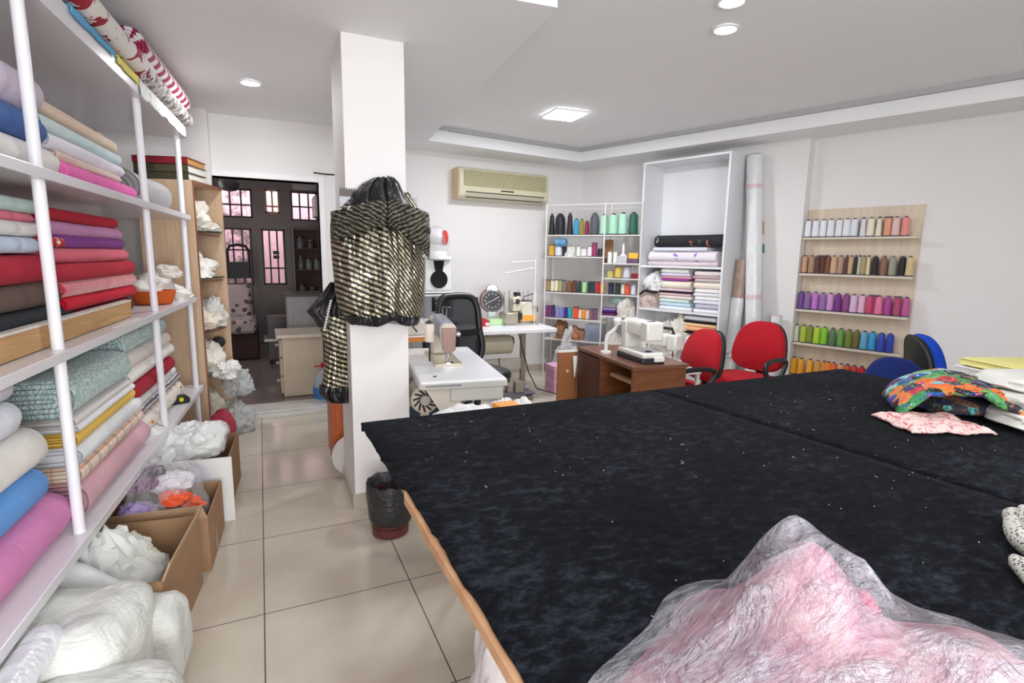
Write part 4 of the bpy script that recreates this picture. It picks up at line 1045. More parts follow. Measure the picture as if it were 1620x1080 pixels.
# ================================================================== FLOOR CLUTTER UNDER THE SHELVES
M_CARD = mat('cardboard', (164,128,96), .8, var=.1, nscale=5); M_CARDI = mat('cardboard_inside', (182,150,118), .85, var=.08)
def carton(name, lab, loc, rz, W, D, Hh, flaps=(), tilt=0):
    t = thing('cardboard_box', lab, 'box', loc, rz)
    th = .006
    mk(MB().box(0,0,0,W,D,th).box(0,0,th,th,D,Hh).box(W-th,0,th,W,D,Hh).box(th,0,th,W-th,th,Hh).box(th,D-th,th,W-th,D,Hh), 'body', M_CARD, t, smooth=False)
    for side, an, ln in flaps:
        c, s = math.cos(an), math.sin(an); m = MB(); k = .005
        if side == 'r': m.add([(W,0,Hh),(W,D,Hh),(W+ln*c,D*.96,Hh+ln*s),(W+ln*c,D*.04,Hh+ln*s)], [(0,1,2,3)])
        if side == 'f': m.add([(0,0,Hh),(W,0,Hh),(W*.96,-ln*c,Hh+ln*s),(W*.04,-ln*c,Hh+ln*s)], [(0,1,2,3)])
        if side == 'b': m.add([(0,D,Hh),(W,D,Hh),(W*.96,D+ln*c,Hh+ln*s),(W*.04,D+ln*c,Hh+ln*s)], [(0,1,2,3)])
        if side == 'l': m.add([(0,0,Hh),(0,D,Hh),(-ln*c,D*.96,Hh+ln*s),(-ln*c,D*.04,Hh+ln*s)], [(0,1,2,3)])
        mk(m, 'flap', M_CARDI, t, solid=.005, smooth=False)
    return t
carton('a', 'open cardboard box of white cloth sticking out under the shelf near the first post', SP(.10,-.27), SR-.06, .50, .50, .32, (('r',1.2,.06),))
heap(SP(.33,-.02,.02), .2,.2,.27, 71, (222,224,220), 'white cloth filling the open cardboard box', amp=.25)
heap(SP(.42,.04,.16), .1,.11,.13, 72, (224,224,204), 'greenish cream scrap on the white cloth in the open box', amp=.35)
m = MB().grid(lambda u, w_: (.0+.42*u, .05*noise.noise(Vector((u*3, w_*3, 8)))+ .12*w_, .40*(1-u*.75)*w_+.02*noise.noise(Vector((u*4,w_*4,2)))), 24, 14)
solo(m, 'white_cloth', fab((228,232,232)), 'stiff white cloth sheet leaning out of the open cardboard box', 'fabric', SP(.02,-.20,.12), SR, solid=.004)
carton('b', 'second cardboard box behind the open one, holding wrapped goods', SP(.66,-.22), SR, .50, .44, .26, (('f',1.35,.07),))
bgx = thing('plastic_bag', 'clear plastic bag of coloured bits in the second cardboard box', 'bag', SP(.85,.08,.01), SR)
mk(heap_mb(.18,.19,.38,81,.25,flat=.3), 'film', plastic_film('clear_film_thin', (235,236,240), .2), bgx)
for k, (x_, y_, z_, r_, c_, nm) in enumerate(((.06,-.10,.36,.055,(232,96,62),'orange_cloth'),(.11,-.06,.31,.05,(232,110,80),'orange_cloth'),(-.08,-.05,.42,.055,(120,70,104),'purple_cloth'),(-.05,.04,.45,.045,(74,40,66),'dark_plum_cloth'),(.02,.03,.38,.08,(228,222,230),'white_cloth'),(-.09,-.12,.33,.06,(170,150,200),'lilac_cloth'),(.0,-.08,.24,.11,(222,214,220),'white_cloth'))):
    mm = heap_mb(r_*1.15, r_, r_*.7, 90+k, .3); mm.v = [(a_+x_, b_+y_, c__+z_-.05) for a_, b_, c__ in mm.v]; mk(mm, nm, fab(c_), bgx)
solo(heap_mb(.15,.17,.30,83,.4,flat=.3), 'plastic_bag', plastic_film('grey_film', (200,202,206), .55), 'grey crinkled plastic bag under the shelf beside the coloured bits', 'bag', SP(.72,-.42,.27), SR)
# white board with oval sticker
t = thing('paper_board', 'white card board with oval sticker leaning behind the second box', 'board', SP(1.16,-.02,.0), SR)
mk(MB().box(0,0,0,.345,.012,.36), 'board', mat('white_card', (226,226,222), .6), t, smooth=False)
mk(MB().loft([[(.17+.075*math.cos(2*PI*i/28), -.001, .26+.085*math.sin(2*PI*i/28)) for i in range(28)], [(.17+.075*math.cos(2*PI*i/28), -.003, .26+.085*math.sin(2*PI*i/28)) for i in range(28)]]), 'sticker', mat('sticker_paper', (214,212,226), .5, var=0), t, smooth=False)
mk(MB().tube([(.16,-.005,.20),(.18,-.005,.22),(.20,-.005,.205),(.19,-.005,.185),(.165,-.005,.19),(.17,-.005,.235)], .005, 6), 'blue_mark', mat('blue_ink', (70,90,150), .5, var=0), t)
carton('c', 'closed brown cardboard box farther along the floor under the shelf', SP(1.30,-.16), SR, .45, .5, .30)
heap(SP(1.5,.10,.30), .17,.18,.13, 85, (228,230,228), 'white plastic carrier bag slumped on the farther cardboard box', 'plastic_bag', 'bag', amp=.25, m=mat('white_polythene', (230,232,230), .3, bump=.5, bscale=14, bdist=.02))
heap(SP(1.42,-.16,.30), .2,.24,.16, 86, (206,210,212), 'greyish white sack under the shelf by the second post', 'cloth_bag', 'bag', amp=.25, m=mat('white_polythene', (230,232,230), .3, bump=.5, bscale=14, bdist=.02))
# big white bundles in the foreground
def pillow(p, w, d, h, seed, lab, rz, lean=0, name='cloth_bundle', m=None, wob=.1):
    mb = bolt_mb(w, d, h, seed, wob, False, 40)
    # lay on edge: rotate about y then lean
    mb.v = [(z-h/2, y, -x) for x, y, z in mb.v]
    mb.v = [(x*math.cos(lean)+z*math.sin(lean), y, z*math.cos(lean)-x*math.sin(lean)) for x, y, z in mb.v]
    mz = min(q[2] for q in mb.v); mb.v = [(x, y, z-mz) for x, y, z in mb.v]
    return solo(mb, name, m or fab((232,233,228)), lab, 'fabric', p, rz)
def flopf(w, d, h, seed):
    def fn(dd):
        return 1+.10*noise.noise(Vector((dd.x*1.5+seed, dd.y*1.5, dd.z*1.5)))+.04*noise.noise(Vector((dd.x*4, dd.y*4+seed, dd.z*4)))
    m = MB(); nu, nv = 48, 28; rings = []
    for j in range(1, nv):
        th = PI*j/nv-PI/2; ring = []
        for i in range(nu):
            ph = 2*PI*i/nu
            sp = lambda q, e: math.copysign(abs(q)**e, q)
            dd = Vector((sp(math.cos(th),.6)*sp(math.cos(ph),.45), sp(math.cos(th),.6)*sp(math.sin(ph),.45), sp(math.sin(th),.55)))
            k = fn(dd); ring.append((dd.x*w*k, dd.y*d*k, max(0, (dd.z*k+1)*h/2)))
        rings.append(ring)
    m.loft(rings); return m
T = NT('slub_white_cloth'); x, y, z, v = T.xyz()
mp = T.n('ShaderNodeMapping'); mp.inputs['Scale'].default_value = (6, 6, 160); T.L(v, mp.inputs['Vector'])
T.set(Base_Color=T.ramp(T.noise(1.5, 3, mp.outputs[0]), [(.35, lin((206,208,202))), (.65, lin((220,221,216)))]), Roughness=.9)
T.bump(T.math('ADD', T.math('MULTIPLY', T.noise(1.5, 3, mp.outputs[0]), .12), T.noise(7, 4, v, .6, .8)), .7, .03)
M_WC = T.mat
for p_, w_, d_, h_, sd_, lb_, m_, nm_, gp_ in PADS: solo(flopf(w_/2, d_/2, h_*1.12, sd_), nm_, m_, lb_, 'fabric', p_+rx_*(w_/2)+fx*(d_/2-.02), prz, gp_)
solo(flopf(.20,.20,.42,2), 'cloth_bundle', M_WC, 'big folded off white cloth bundle on the floor, nearest the camera', 'fabric', SP(-.16,.04), SR)
solo(flopf(.11,.13,.30,5), 'cloth_bundle', M_WC, 'smaller off white cloth bundle between the big one and the open box', 'fabric', SP(-.02,.20), SR)
solo(flopf(.22,.16,.34,7), 'cloth_bundle', M_WC, 'white crumpled cloth bundle cut off by the bottom left corner', 'fabric', SP(-.46,.16), SR+.1)
solo(bolt_mb(.6,.09,.09,77,.04), 'wrapped_roll', mat('shiny_white_film', (224,226,230), .2, bump=.6, bscale=20, bdist=.02), 'film wrapped white roll poking out by the shelf edge at the bottom left', 'fabric roll', SP(-.86,.08,.36), SR)
heap(SP(.0,-.26,.0), .16,.14,.36, 95, (228,222,206), 'cream folded cloth under the shelf behind the first post', amp=.15)
# ================================================================== SEWING CORNER
M_TOP = mat('white_laminate', (232,233,236), .3, var=.02)
M_TEDGE = mat('grey_table_edge', (196,194,190), .45, var=.03)
M_STEEL = mat('painted_steel', (178,172,164), .4, .2)
M_MACH = mat('industrial_machine_paint', (206,196,182), .35, .05, var=.05)
M_MAUVE = mat('machine_faceplate', (150,122,112), .3, .35, var=.06)
M_CHROME = mat('chrome', (200,200,202), .15, 1.0, var=0)
a = atz(661, 605, .76); b = atz(800, 598, .76); c = atz(738, 548, .76)
ty_ = c-b; trz = -math.atan2(ty_.x, ty_.y); tw = (b-a).length; tl = 1.1
st = thing('sewing_table', 'white industrial sewing table standing beside the pillar', 'table', (a.x+.012, a.y, 0), trz)
ZT = .76
mk(MB().box(0,0,ZT-.045,tw,tl,ZT), 'table_top', M_TOP, st, bev=.012, smooth=False)
mk(MB().box(.001,-.004,ZT-.043,tw-.001,.0,ZT-.012).box(-.004,.0,ZT-.043,.0,tl,ZT-.012), 'edge_band', M_TEDGE, st, smooth=False)
mk(MB().box(.03,-.006,ZT-.03,.23,-.003,ZT-.022), 'edge_groove', mat('groove_grey', (120,124,130), .5), st, smooth=False)
dr_b = mk(MB().box(.17,.012,ZT-.125,tw-.02,.36,ZT-.046), 'drawer', mat('drawer_grey', (204,202,198), .45, var=.02), st, bev=.008, smooth=False)
mk(MB().cyl((.10,.12,ZT), (.10,.12,ZT+.003), .012, None, 16), 'hole_cap', mat('dark_cap', (70,72,78), .5), st)
# stand: two T legs
for k, yy in enumerate((.16, tl-.16)):
    lg_ = mk(MB().box(tw/2-.03,yy-.02,.06,tw/2+.03,yy+.02,ZT-.05), 'leg', M_STEEL, st, smooth=False, bev=.004)
    mk(MB().box(.02,yy-.03,0,tw-.02,yy+.03,.06), 'foot_bar', M_STEEL, lg_, smooth=False, bev=.01)
mk(MB().box(tw/2-.02,.16,.12,tw/2+.02,tl-.16,.16), 'cross_bar', M_STEEL, st, smooth=False)
# belt guard panel + motor with grille
mk(MB().loft([[(.03,y,ZT-.046),(.2,y,ZT-.046),(.26,y,ZT-.20),(.26,y,ZT-.30),(.19,y,ZT-.30)] for y in (.03,.036)]), 'side_apron', mat('beige_panel', (212,204,192), .5), st, smooth=False)
mo = mk(MB().cyl((.055,.22,ZT-.16),(.055,.44,ZT-.16),.085,None,28), 'motor', M_MACH, st, bev=.008)
m = MB()
for k in range(12):
    an = 2*PI*k/12; m.tube([(.055+.03*math.cos(an),.216,ZT-.16+.03*math.sin(an)),(.055+.072*math.cos(an+.5),.216,ZT-.16+.072*math.sin(an+.5))], .006, 5)
mk(m, 'motor_grille', M_DARK, mo)
mk(MB().cyl((.055,.20,ZT-.16),(.055,.22,ZT-.16),.03,.035,20), 'motor_hub', M_STEEL, mo)
mk(MB().box(.03,.24,.05,.08,.28,ZT-.24), 'treadle_rod', M_STEEL, st, smooth=False)
mk(MB().box(.06,.12,.05,.40,.40,.075), 'treadle', mat('grey_cast', (120,118,114), .5, .3), st, smooth=False, bev=.01)
mk(MB().tube([(.30,.06,ZT-.13),(.24,.12,ZT-.2),(.22,.2,.5),(.24,.3,.1)], .012, 8), 'knee_lever', M_DARK, st)
# industrial machine
def TP(x, y, z): co_, si = math.cos(trz), math.sin(trz); return Vector((a.x+.012+x*co_-y*si, a.y+x*si+y*co_, z))
im = thing('industrial_sewing_machine', 'industrial sewing machine head mounted on the white table by the pillar', 'sewing machine', TP(.23,.42,ZT), trz)
mk(MB().box(-.09,-.02,-.001,.09,.50,.012), 'bed_plate', mat('bed_plate_steel', (204,192,170), .3, .4), im, smooth=False, bev=.004)
mk(MB().loft([[(x*sx_, y, z) for x, y, z in ()] or [(-w_,y,z) for y,z in ((.34,.012),(.46,.012),(.46,.27),(.34,.27))] for sx_, w_ in ((1,.055),(1,-.055))]), 'column', M_MACH, im, bev=.012)
mk(MB().loft([[(-.045,y,z0),(.045,y,z0),(.05,y,z1-.02),(.035,y,z1),(-.035,y,z1),(-.05,y,z1-.02)] for y,z0,z1 in ((.04,.155,.265),(.20,.165,.272),(.35,.15,.28),(.46,.15,.28))]), 'arm', mat('machine_arm_blue_grey', (140,142,156), .35, .1), im, bev=.006)
mk(MB().loft([[(-.046,y,.13),(.046,y,.13),(.05,y,.245),(.03,y,.265),(-.03,y,.265),(-.05,y,.245)] for y in (-.012,.045)]), 'head', M_MACH, im, bev=.01)
mk(MB().loft([[(-.042,y,.10),(-.02,y,.085),(.02,y,.085),(.042,y,.10),(.045,y,.24),(-.045,y,.24)] for y in (-.022,-.010)]), 'face_plate', M_MAUVE, im, bev=.005)
nb_ = mk(MB().cyl((0,.015,.13),(0,.015,.05),.008,None,10).cyl((0,.015,.05),(0,.015,.012),.003,.001,8), 'needle_bar', M_CHROME, im)
mk(MB().box(-.012,.0,.012,.012,.03,.02).cyl((-.012,.02,.02),(-.012,.02,.12),.005,None,8), 'presser_foot', M_CHROME, im)
mk(MB().box(-.035,-.015,.0125,.035,.05,.0145), 'needle_plate', M_CHROME, im, smooth=False)
mk(MB().cyl((0,.46,.2),(0,.50,.2),.065,None,28), 'hand_wheel', mat('black_wheel', (48,46,46), .4), im, bev=.006)
mk(MB().cyl((.05,.0,.2),(.072,.0,.2),.014,.018,14), 'tension_dial', M_CHROME, im)
th_ = mk(MB().cyl((-.105,.10,.012),(-.105,.10,.14),.006,None,8), 'thread_stand', M_DARK, im)
mk(MB().lathe([(.001,.14),(.03,.14),(.032,.15),(.030,.25),(.024,.258),(.001,.258)], 20, Matrix.Translation((-.105,.10,0))), 'thread_cone', mat('cream_thread', (226,214,200), .8), th_)
mk(MB().cyl((-.105,.10,.258),(-.105,.10,.275),.03,.012,14), 'cone_cap', M_DARK, th_)
m = MB().tube([(-.02,.10,.27),(-.02,.10,.36),(.03,.08,.36)], .003, 6).tube([(.02,.2,.27),(.025,.2,.34)], .003, 6)
mk(m, 'thread_guides', M_CHROME, im)
# second machine table with orange edge behind
p = TP(-.05, 1.16, 0)
s2 = thing('machine_table', 'white topped table leaf with orange wood edge behind the sewing table', 'table', p, trz+.05)
mk(MB().box(0,0,.795,.34,.55,.835), 'table_top', M_TOP, s2, smooth=False, bev=.003)
mk(MB().box(-.003,-.012,.797,.35,.0,.833).box(.34,0,.797,.352,.55,.833), 'orange_edge', mat('orange_wood_edge', (208,134,60), .5), s2, smooth=False)
for qx, qy in ((.31,.04),(.31,.5),(.03,.04),(.03,.5)): mk(MB().box(qx-.012,qy-.012,0,qx+.012,qy+.012,.795), 'leg', mat('black_metal', (30,28,30), .4), s2, smooth=False)
mc = thing('covered_machine', 'white folded machine cover with yellow knob on the orange edged leaf', 'sewing machine', p+Vector((.10,.16,.835)), trz)
mk(MB().loft([[(x, y, z) for x, z in ((-.1,0),(.2,0),(.16,.1),(.06,.19),(-.06,.17))] for y in (-.1,.18)]), 'cover', mat('ivory_plastic', (222,218,206), .45), mc, bev=.015)
mk(MB().cyl((.04,.0,.18),(.04,.0,.235),.03,.024,16), 'yellow_knob', mat('amber_plastic', (232,170,30), .4), mc)
mk(MB().tube([(-.04,-.11,.12),(.0,-.13,.05),(.05,-.11,.1),(.1,-.12,.03)], .006, 6), 'wire_guides', M_DARK, mc)
# cartons behind the table legs
for k, (xa, ya, w_, d_, h_, c_, lab) in enumerate(((.02,.60,.24,.3,.30,(168,96,62),'terracotta brown carton on the floor under the sewing table'),(.27,.66,.2,.3,.33,(176,104,66),'second terracotta carton under the sewing table, right of the first'))):
    tb = thing('storage_carton', lab, 'box', TP(xa, ya, 0), trz)
    mk(MB().box(0,0,0,w_,d_,h_), 'carton_body', mat('terracotta_card', c_, .7), tb, smooth=False, bev=.004)
    mk(MB().box(-.004,-.004,h_,w_+.004,d_+.004,h_+.07), 'blue_lid', mat('blue_card', (44,84,112), .6), tb, smooth=False)
# white paper pile with orange folder seen over the black table edge
pq = Vector((.96,2.26,0))
s3 = thing('side_table', 'narrow white side table carrying papers between the black table and sewing table', 'table', pq, .1)
mk(MB().box(-.24,-.14,.67,.20,.14,.70), 'table_top', M_TOP, s3, smooth=False, bev=.004)
for qx in (-.21,.17):
    for qy in (-.11,.11): mk(MB().box(qx-.015,qy-.015,0,qx+.015,qy+.015,.67), 'leg', M_STEEL, s3, smooth=False)
sheet(pq+Vector((-.12,.02,.70)), .26, .24, 21, .06, 'crumpled white paper at the left on the narrow side table', mat('white_paper', (240,240,240), .7), 'paper', th=.006, rz=.3, group='papers on the narrow side table')
sheet(pq+Vector((.12,.02,.70)), .20, .24, 23, .08, 'crumpled white paper at the right on the narrow side table', mat('white_paper', (240,240,240), .7), 'paper', th=.006, rz=-.2, group='papers on the narrow side table')
solo(MB().cbox(0,0,.04,.11,.10,.03), 'orange_folder', mat('orange_card', (246,160,50), .5), 'bright orange pack lying among the white papers', 'folder', pq+Vector((.03,-.09,.728)), .05, bev=.006, smooth=False)
# ---- office chairs
def office_chair(name_lab, loc, fwd, col, arms=True, mesh_back=False, back_h=.46, back_w=.44, seat_z=.47, top_z=.98, shell=(26,26,28), cat='office chair', group=None, tilt=.12, lead=None):
    rz = math.atan2(fwd[1], fwd[0])-PI/2             # local +y = forward
    t = thing('office_chair', name_lab, 'chair', loc, rz, group)
    M_UP = fab(col, .9, fold=.12) if not mesh_back else mat('dark_mesh', col, .7)
    M_SH = mat('black_chair_plastic', shell, .4)
    zc = top_z-back_h/2
    def back(yo, th, k, sc=1.0):
        rings = []
        for j in range(0, 9):
            f_ = j/8; d_ = [.30,.12,.04,0,0,0,.04,.12,.30][j]; ring = []
            for i in range(36):
                an = 2*PI*i/36; ca, sa = math.cos(an), math.sin(an)
                e_ = .72
                x_ = math.copysign(abs(ca)**e_, ca)*(back_w/2)*sc*(1-d_*.22); z_ = math.copysign(abs(sa)**e_, sa)*(back_h/2)*sc*(1-d_*.22)
                x_ *= 1-.30*((z_+back_h/2)/back_h-.35)
                yy = yo - th*(f_-.5) - .05*(1-(2*x_/back_w)**2) - tilt*z_
                ring.append((x_, yy, zc+z_))
            rings.append(ring)
        return MB().loft(rings)
    if mesh_back:
        m = MB(); n_ = 40; P = []
        for i in range(n_+1):
            an = 2*PI*i/n_; ca, sa = math.cos(an), math.sin(an); e_ = .45
            x_ = math.copysign(abs(ca)**e_, ca)*(back_w/2)*(.92 if sa > 0 else 1); z_ = math.copysign(abs(sa)**e_, sa)*(back_h/2)
            P.append((x_, -.24-.04*(1-(2*x_/back_w)**2)-tilt*z_, zc+z_))
        mk(m.tube(P, .028, 10), 'back_frame', M_SH, t)
        def mf(u, w_): 
            x_ = (u-.5)*back_w*.95; z_ = (w_-.5)*back_h*.95; return (x_, -.24-.04*(1-(2*x_/back_w)**2)-tilt*z_, zc+z_)
        T = NT('mesh_net'); T.set(Base_Color=lin((24,26,34)), Roughness=.7, Alpha=.72)
        mk(MB().grid(mf, 12, 12), 'mesh_back', T.mat, t, solid=.003)
        mk(MB().tube([(0,-.27,zc-back_h/2+.05),(0,-.25,seat_z+.05),(0,-.1,seat_z-.03)], .03, 10).cbox(0,-.235,zc-.02,back_w*.9,.03,.05), 'back_support', M_SH, t)
    else:
        mk(back(-.21, .07, 0), 'backrest', M_UP, t, ang=60)
        mk(back(-.265, .045, 0, .97), 'back_shell', M_SH, t, ang=60)
        mk(MB().box(-.035,-.29,seat_z-.06,.035,-.265,zc).box(-.035,-.29,seat_z-.06,.035,.0,seat_z-.04), 'back_bar', M_SH, t, bev=.004, smooth=False)
    rings = []
    for z_, k_ in ((seat_z-.035,.90),(seat_z-.03,.97),(seat_z,1.0),(seat_z+.03,.98),(seat_z+.045,.9),(seat_z+.05,.7)):
        rings.append([(math.copysign(abs(math.cos(2*PI*i/36))**.55, math.cos(2*PI*i/36))*.235*k_, math.copysign(abs(math.sin(2*PI*i/36))**.55, math.sin(2*PI*i/36))*.225*k_, z_) for i in range(36)])
    mk(MB().loft(rings), 'seat', M_UP if not mesh_back else M_SH, t, ang=60)
    mk(MB().cbox(0,0,seat_z-.045,.38,.36,.025), 'seat_shell', M_SH, t, bev=.01)
    if arms:
        for s_ in (-1, 1):
            x_ = s_*.265
            P = [(x_*.85,-.02,seat_z-.04),(x_,-.02,seat_z-.02),(x_*1.04,-.08,seat_z+.08),(x_*1.04,-.15,seat_z+.17),(x_*1.02,-.12,seat_z+.205),(x_*1.02,.0,seat_z+.215),(x_*1.02,.13,seat_z+.21),(x_*1.02,.18,seat_z+.18),(x_*1.03,.15,seat_z+.09),(x_*1.0,.06,seat_z+.0),(x_*.85,.04,seat_z-.04)]
            Q = [Vector(q) for q in P]
            for _ in range(2):
                R_ = [Q[0]]
                for i in range(len(Q)-1): R_ += [Q[i].lerp(Q[i+1], .25), Q[i].lerp(Q[i+1], .75)]
                Q = R_+[Q[-1]]
            mk(MB().tube(Q, .019, 10), 'armrest', M_SH, t)
    mk(MB().cyl((0,0,.10),(0,0,seat_z-.05),.028,None,16).cyl((0,0,.08),(0,0,.25),.04,None,16), 'gas_column', M_SH, t)
    for k in range(5):
        an = 2*PI*k/5+.3; cx_, sy_ = math.cos(an), math.sin(an)
        lg_ = mk(MB().tube([(0,0,.12),(cx_*.15,sy_*.15,.10),(cx_*.29,sy_*.29,.07)], [.03,.025,.018], 8), 'base_leg', M_SH, t)
        mk(MB().cyl((cx_*.29-sy_*.022,sy_*.29+cx_*.022,.028),(cx_*.29+sy_*.022,sy_*.29-cx_*.022,.028),.028,None,14), 'caster', M_SH, lg_)
    return t
def D_at(x, y, z):
    v = ray(x, y); return (z-HC)/v.z
q = px(736, 500, D_at(736, 470, 1.12)); office_chair('black mesh backed office chair between the sewing table and wall machine table', (q.x+.06, q.y-.12, 0), (.25,-.97), (30,32,40), arms=False, mesh_back=True, back_h=.56, back_w=.42, top_z=1.12, seat_z=.52)
# ---- coffee machines on a narrow cabinet
yw = 5.35
def WY(x, y): q = aty(x, y, yw); return q.x, q.z
xl, zb_ = WY(674, 500); xr_, _ = WY(719, 500); cxm = (xl+xr_)/2; wm = xr_-xl
z0_ = .80
tb = thing('narrow_cabinet', 'narrow grey white cabinet carrying the stacked coffee machines', 'cabinet', (cxm, yw+.18, 0))
mk(MB().box(-wm/2-.05,-.2,0,wm/2+.05,.2,z0_), 'carcass', mat('grey_white_board', (200,202,206), .4), tb, smooth=False, bev=.004)
mk(MB().box(-wm/2-.03,-.212,.04,wm/2+.03,-.2,z0_-.04), 'door', mat('slate_blue_door', (72,84,110), .4), tb, smooth=False, bev=.004)
zA = WY(700, 461)[1]; zB = WY(700, 405)[1]; zC = WY(700, 356)[1]
M_WPL = mat('white_appliance', (226,226,226), .25, var=.02); M_SPL = mat('silver_appliance', (168,170,172), .25, .5, var=.03)
t = thing('coffee_machine', 'silver and black coffee machine at the bottom of the appliance stack', 'coffee machine', (cxm, yw+.18, z0_))
h_ = zA-z0_
mk(MB().box(-wm/2,-.15,0,wm/2,.15,h_-.05), 'body', M_SPL, t, bev=.012, smooth=False)
mk(MB().box(-wm*.27,-.157,.07,wm*.34,-.149,h_-.06), 'front_panel', mat('black_gloss', (24,24,26), .15), t, bev=.004, smooth=False)
mk(MB().box(-wm/2-.005,-.165,h_-.05,wm/2+.005,.155,h_-.03).box(-wm/2-.005,-.165,h_-.02,wm/2+.005,.155,h_), 'top_rails', M_WPL, t, bev=.006, smooth=False)
mk(MB().box(-wm/2+.01,-.145,h_-.03,wm/2-.01,.145,h_-.02), 'dark_gap', M_DARK, t, smooth=False)
for k in range(3): mk(MB().box(-.05+.0*k,-.168,.10+.045*k,.06,-.157,.125+.045*k), 'control', M_CHROME, t, bev=.003, smooth=False)
mk(MB().box(-.06,-.175,.035,.08,-.15,.065), 'drip_tray', M_CHROME, t, bev=.004, smooth=False)
t = thing('coffee_machine', 'white coffee machine with black keyhole shaped front in the middle of the stack', 'coffee machine', (cxm, yw+.18, zA))
h_ = zB-zA
mk(MB().loft([[(-wm*.5,y,0),(wm*.48,y,0),(wm*.42,y,h_*.9),(-wm*.44,y,h_*.9)] for y in (-.13,.14)]), 'body', M_WPL, t, bev=.02, smooth=False)
kp = []
for i in range(25):
    an = -PI*.22+ (PI*1.44)*(-i/24) ; kp.append((math.sin(PI/2-an*1)*0, 0))
rr = wm*.30; cz = h_*.34
ring = [(rr*math.cos(an), cz+rr*math.sin(an)) for an in [PI*.38-(PI*1.76)*i/28*1.0 for i in range(29)]]
ring = [(rr*math.cos(PI*.36-2*PI*.86*i/28), cz+rr*math.sin(PI*.36-2*PI*.86*i/28)) for i in range(29)] + [(-rr*.62, h_*.87),(rr*.62, h_*.87)]
mk(MB().loft([[(x, y, z) for x, z in ring] for y in (-.142,-.128)]), 'black_front', mat('black_gloss', (24,24,26), .15), t, smooth=False)
mk(MB().loft([[(x*1.13, y, (z-cz)*1.13+cz) for x, z in ring[:29]] for y in (-.136,-.127)]), 'white_bezel', M_WPL, t, smooth=False)
mk(MB().loft([[((wm*.52)*math.cos(2*PI*i/32)+.02, .22*math.sin(2*PI*i/32), z) for i in range(32)] for z in (h_*.9,h_*.9+.012,h_-.004,h_)]), 'round_top', M_WPL, t, bev=.006)
# bagged bundle on top (generic)
t = thing('wrapped_bundle', 'round white and red bundle in clear film on top of the appliance stack', 'bundle', (cxm+.01, yw+.18, zB))
h_ = zC-zB
mk(MB().lathe([(.001,0),(.12,0),(.13,.02),(.125,.05),(.001,.05)], 28), 'base', M_WPL, t)
mm = heap_mb(.11,.1,.085,131,.12,flat=.9); mm.v = [(x, y, z+h_*.38) for x, y, z in mm.v]; mk(mm, 'white_cloth', fab((236,234,234)), t)
mm = heap_mb(.035,.05,.08,132,.2,flat=.9); mm.v = [(x+.075, y-.07, z+h_*.36) for x, y, z in mm.v]; mk(mm, 'red_cloth', fab((214,70,66)), t)
mm = heap_mb(.035,.03,.03,133,.2,flat=.9); mm.v = [(x-.11, y-.06, z+h_*.70) for x, y, z in mm.v]; mk(mm, 'red_cloth', fab((214,70,66)), t)
mk(MB().ball((0,0,h_*.5), (.15,.13,h_*.5), 28, 18, lambda d: 1+.06*noise.noise(d*3)), 'film', plastic_film('clear_film_thin', (235,236,240), .2), t)
# ---- wall machine table
zt2 = .73
f0, f1 = atz(770, 524, zt2), atz(884, 519.5, zt2)
dirw = (f1-f0).normalized(); orz = math.atan2(dirw.y, dirw.x)
TW = 1.32; o2 = f1 - dirw*TW
ot = thing('machine_table', 'long white machine table before the air conditioner wall', 'table', (o2.x, o2.y, 0), orz)
def OP(x, y, z): co_, si = math.cos(orz), math.sin(orz); return Vector((o2.x+x*co_-y*si, o2.y+x*si+y*co_, z))
mk(MB().prism([(0,0),(TW-.03,0),(TW,.03),(TW,.52),(0,.52)], zt2-.035, zt2), 'table_top', M_TOP, ot, smooth=False, bev=.004)
for xx in (.25, TW-.28):
    lg_ = mk(MB().box(xx-.025,.24,.05,xx+.025,.29,zt2-.035), 'leg', mat('taupe_steel', (150,138,128), .4), ot, smooth=False, bev=.004)
    mk(MB().box(xx-.03,.04,0,xx+.03,.50,.05), 'foot_bar', mat('taupe_steel', (150,138,128), .4), lg_, smooth=False, bev=.008)
mk(MB().box(.25,.25,.28,TW-.28,.28,.40), 'rear_beam', mat('grey_beam', (186,182,172), .45), ot, smooth=False, bev=.006)
mo = mk(MB().cyl((TW-.78,.2,zt2-.17),(TW-.44,.2,zt2-.17),.095,None,30), 'motor', mat('motor_paint', (176,170,150), .4, .1), ot, bev=.015)
mk(MB().cyl((TW-.80,.2,zt2-.17),(TW-.78,.2,zt2-.17),.075,.09,30), 'end_cap', mat('taupe_steel', (150,138,128), .4), mo)
mk(MB().cyl((TW-.44,.2,zt2-.14),(TW-.42,.2,zt2-.14),.05,None,24), 'pulley', M_DARK, mo)
mk(MB().cyl((TW-.425,.2,zt2-.14),(TW-.41,.2,zt2-.14),.02,None,14), 'pulley_hub', mat('brass', (196,170,90), .3, .8), mo)
mk(MB().box(TW-.7,.19,zt2-.08,TW-.5,.24,zt2-.035), 'bracket', M_STEEL, mo, smooth=False)
mk(MB().tube([(TW-.60,.12,zt2-.29),(TW-.58,.10,.2),(TW-.57,.1,.09)], .005, 6), 'pull_rod', M_DARK, ot)
mk(MB().tube([(TW-.36,.2,zt2-.05),(TW-.30,.22,.5),(TW-.22,.24,.25),(TW-.12,.24,.06),(TW+.05,.1,.02)], .006, 6), 'power_cord', M_DARK, ot)
tr_ = mk(MB().box(TW-.62,.0,.07,TW-.24,.2,.085), 'treadle', mat('slate_treadle', (92,98,112), .4, .2), ot, smooth=False, bev=.01)
mk(MB().box(TW-.70,.08,.03,TW-.16,.11,.055), 'treadle_bar', M_STEEL, tr_, smooth=False)
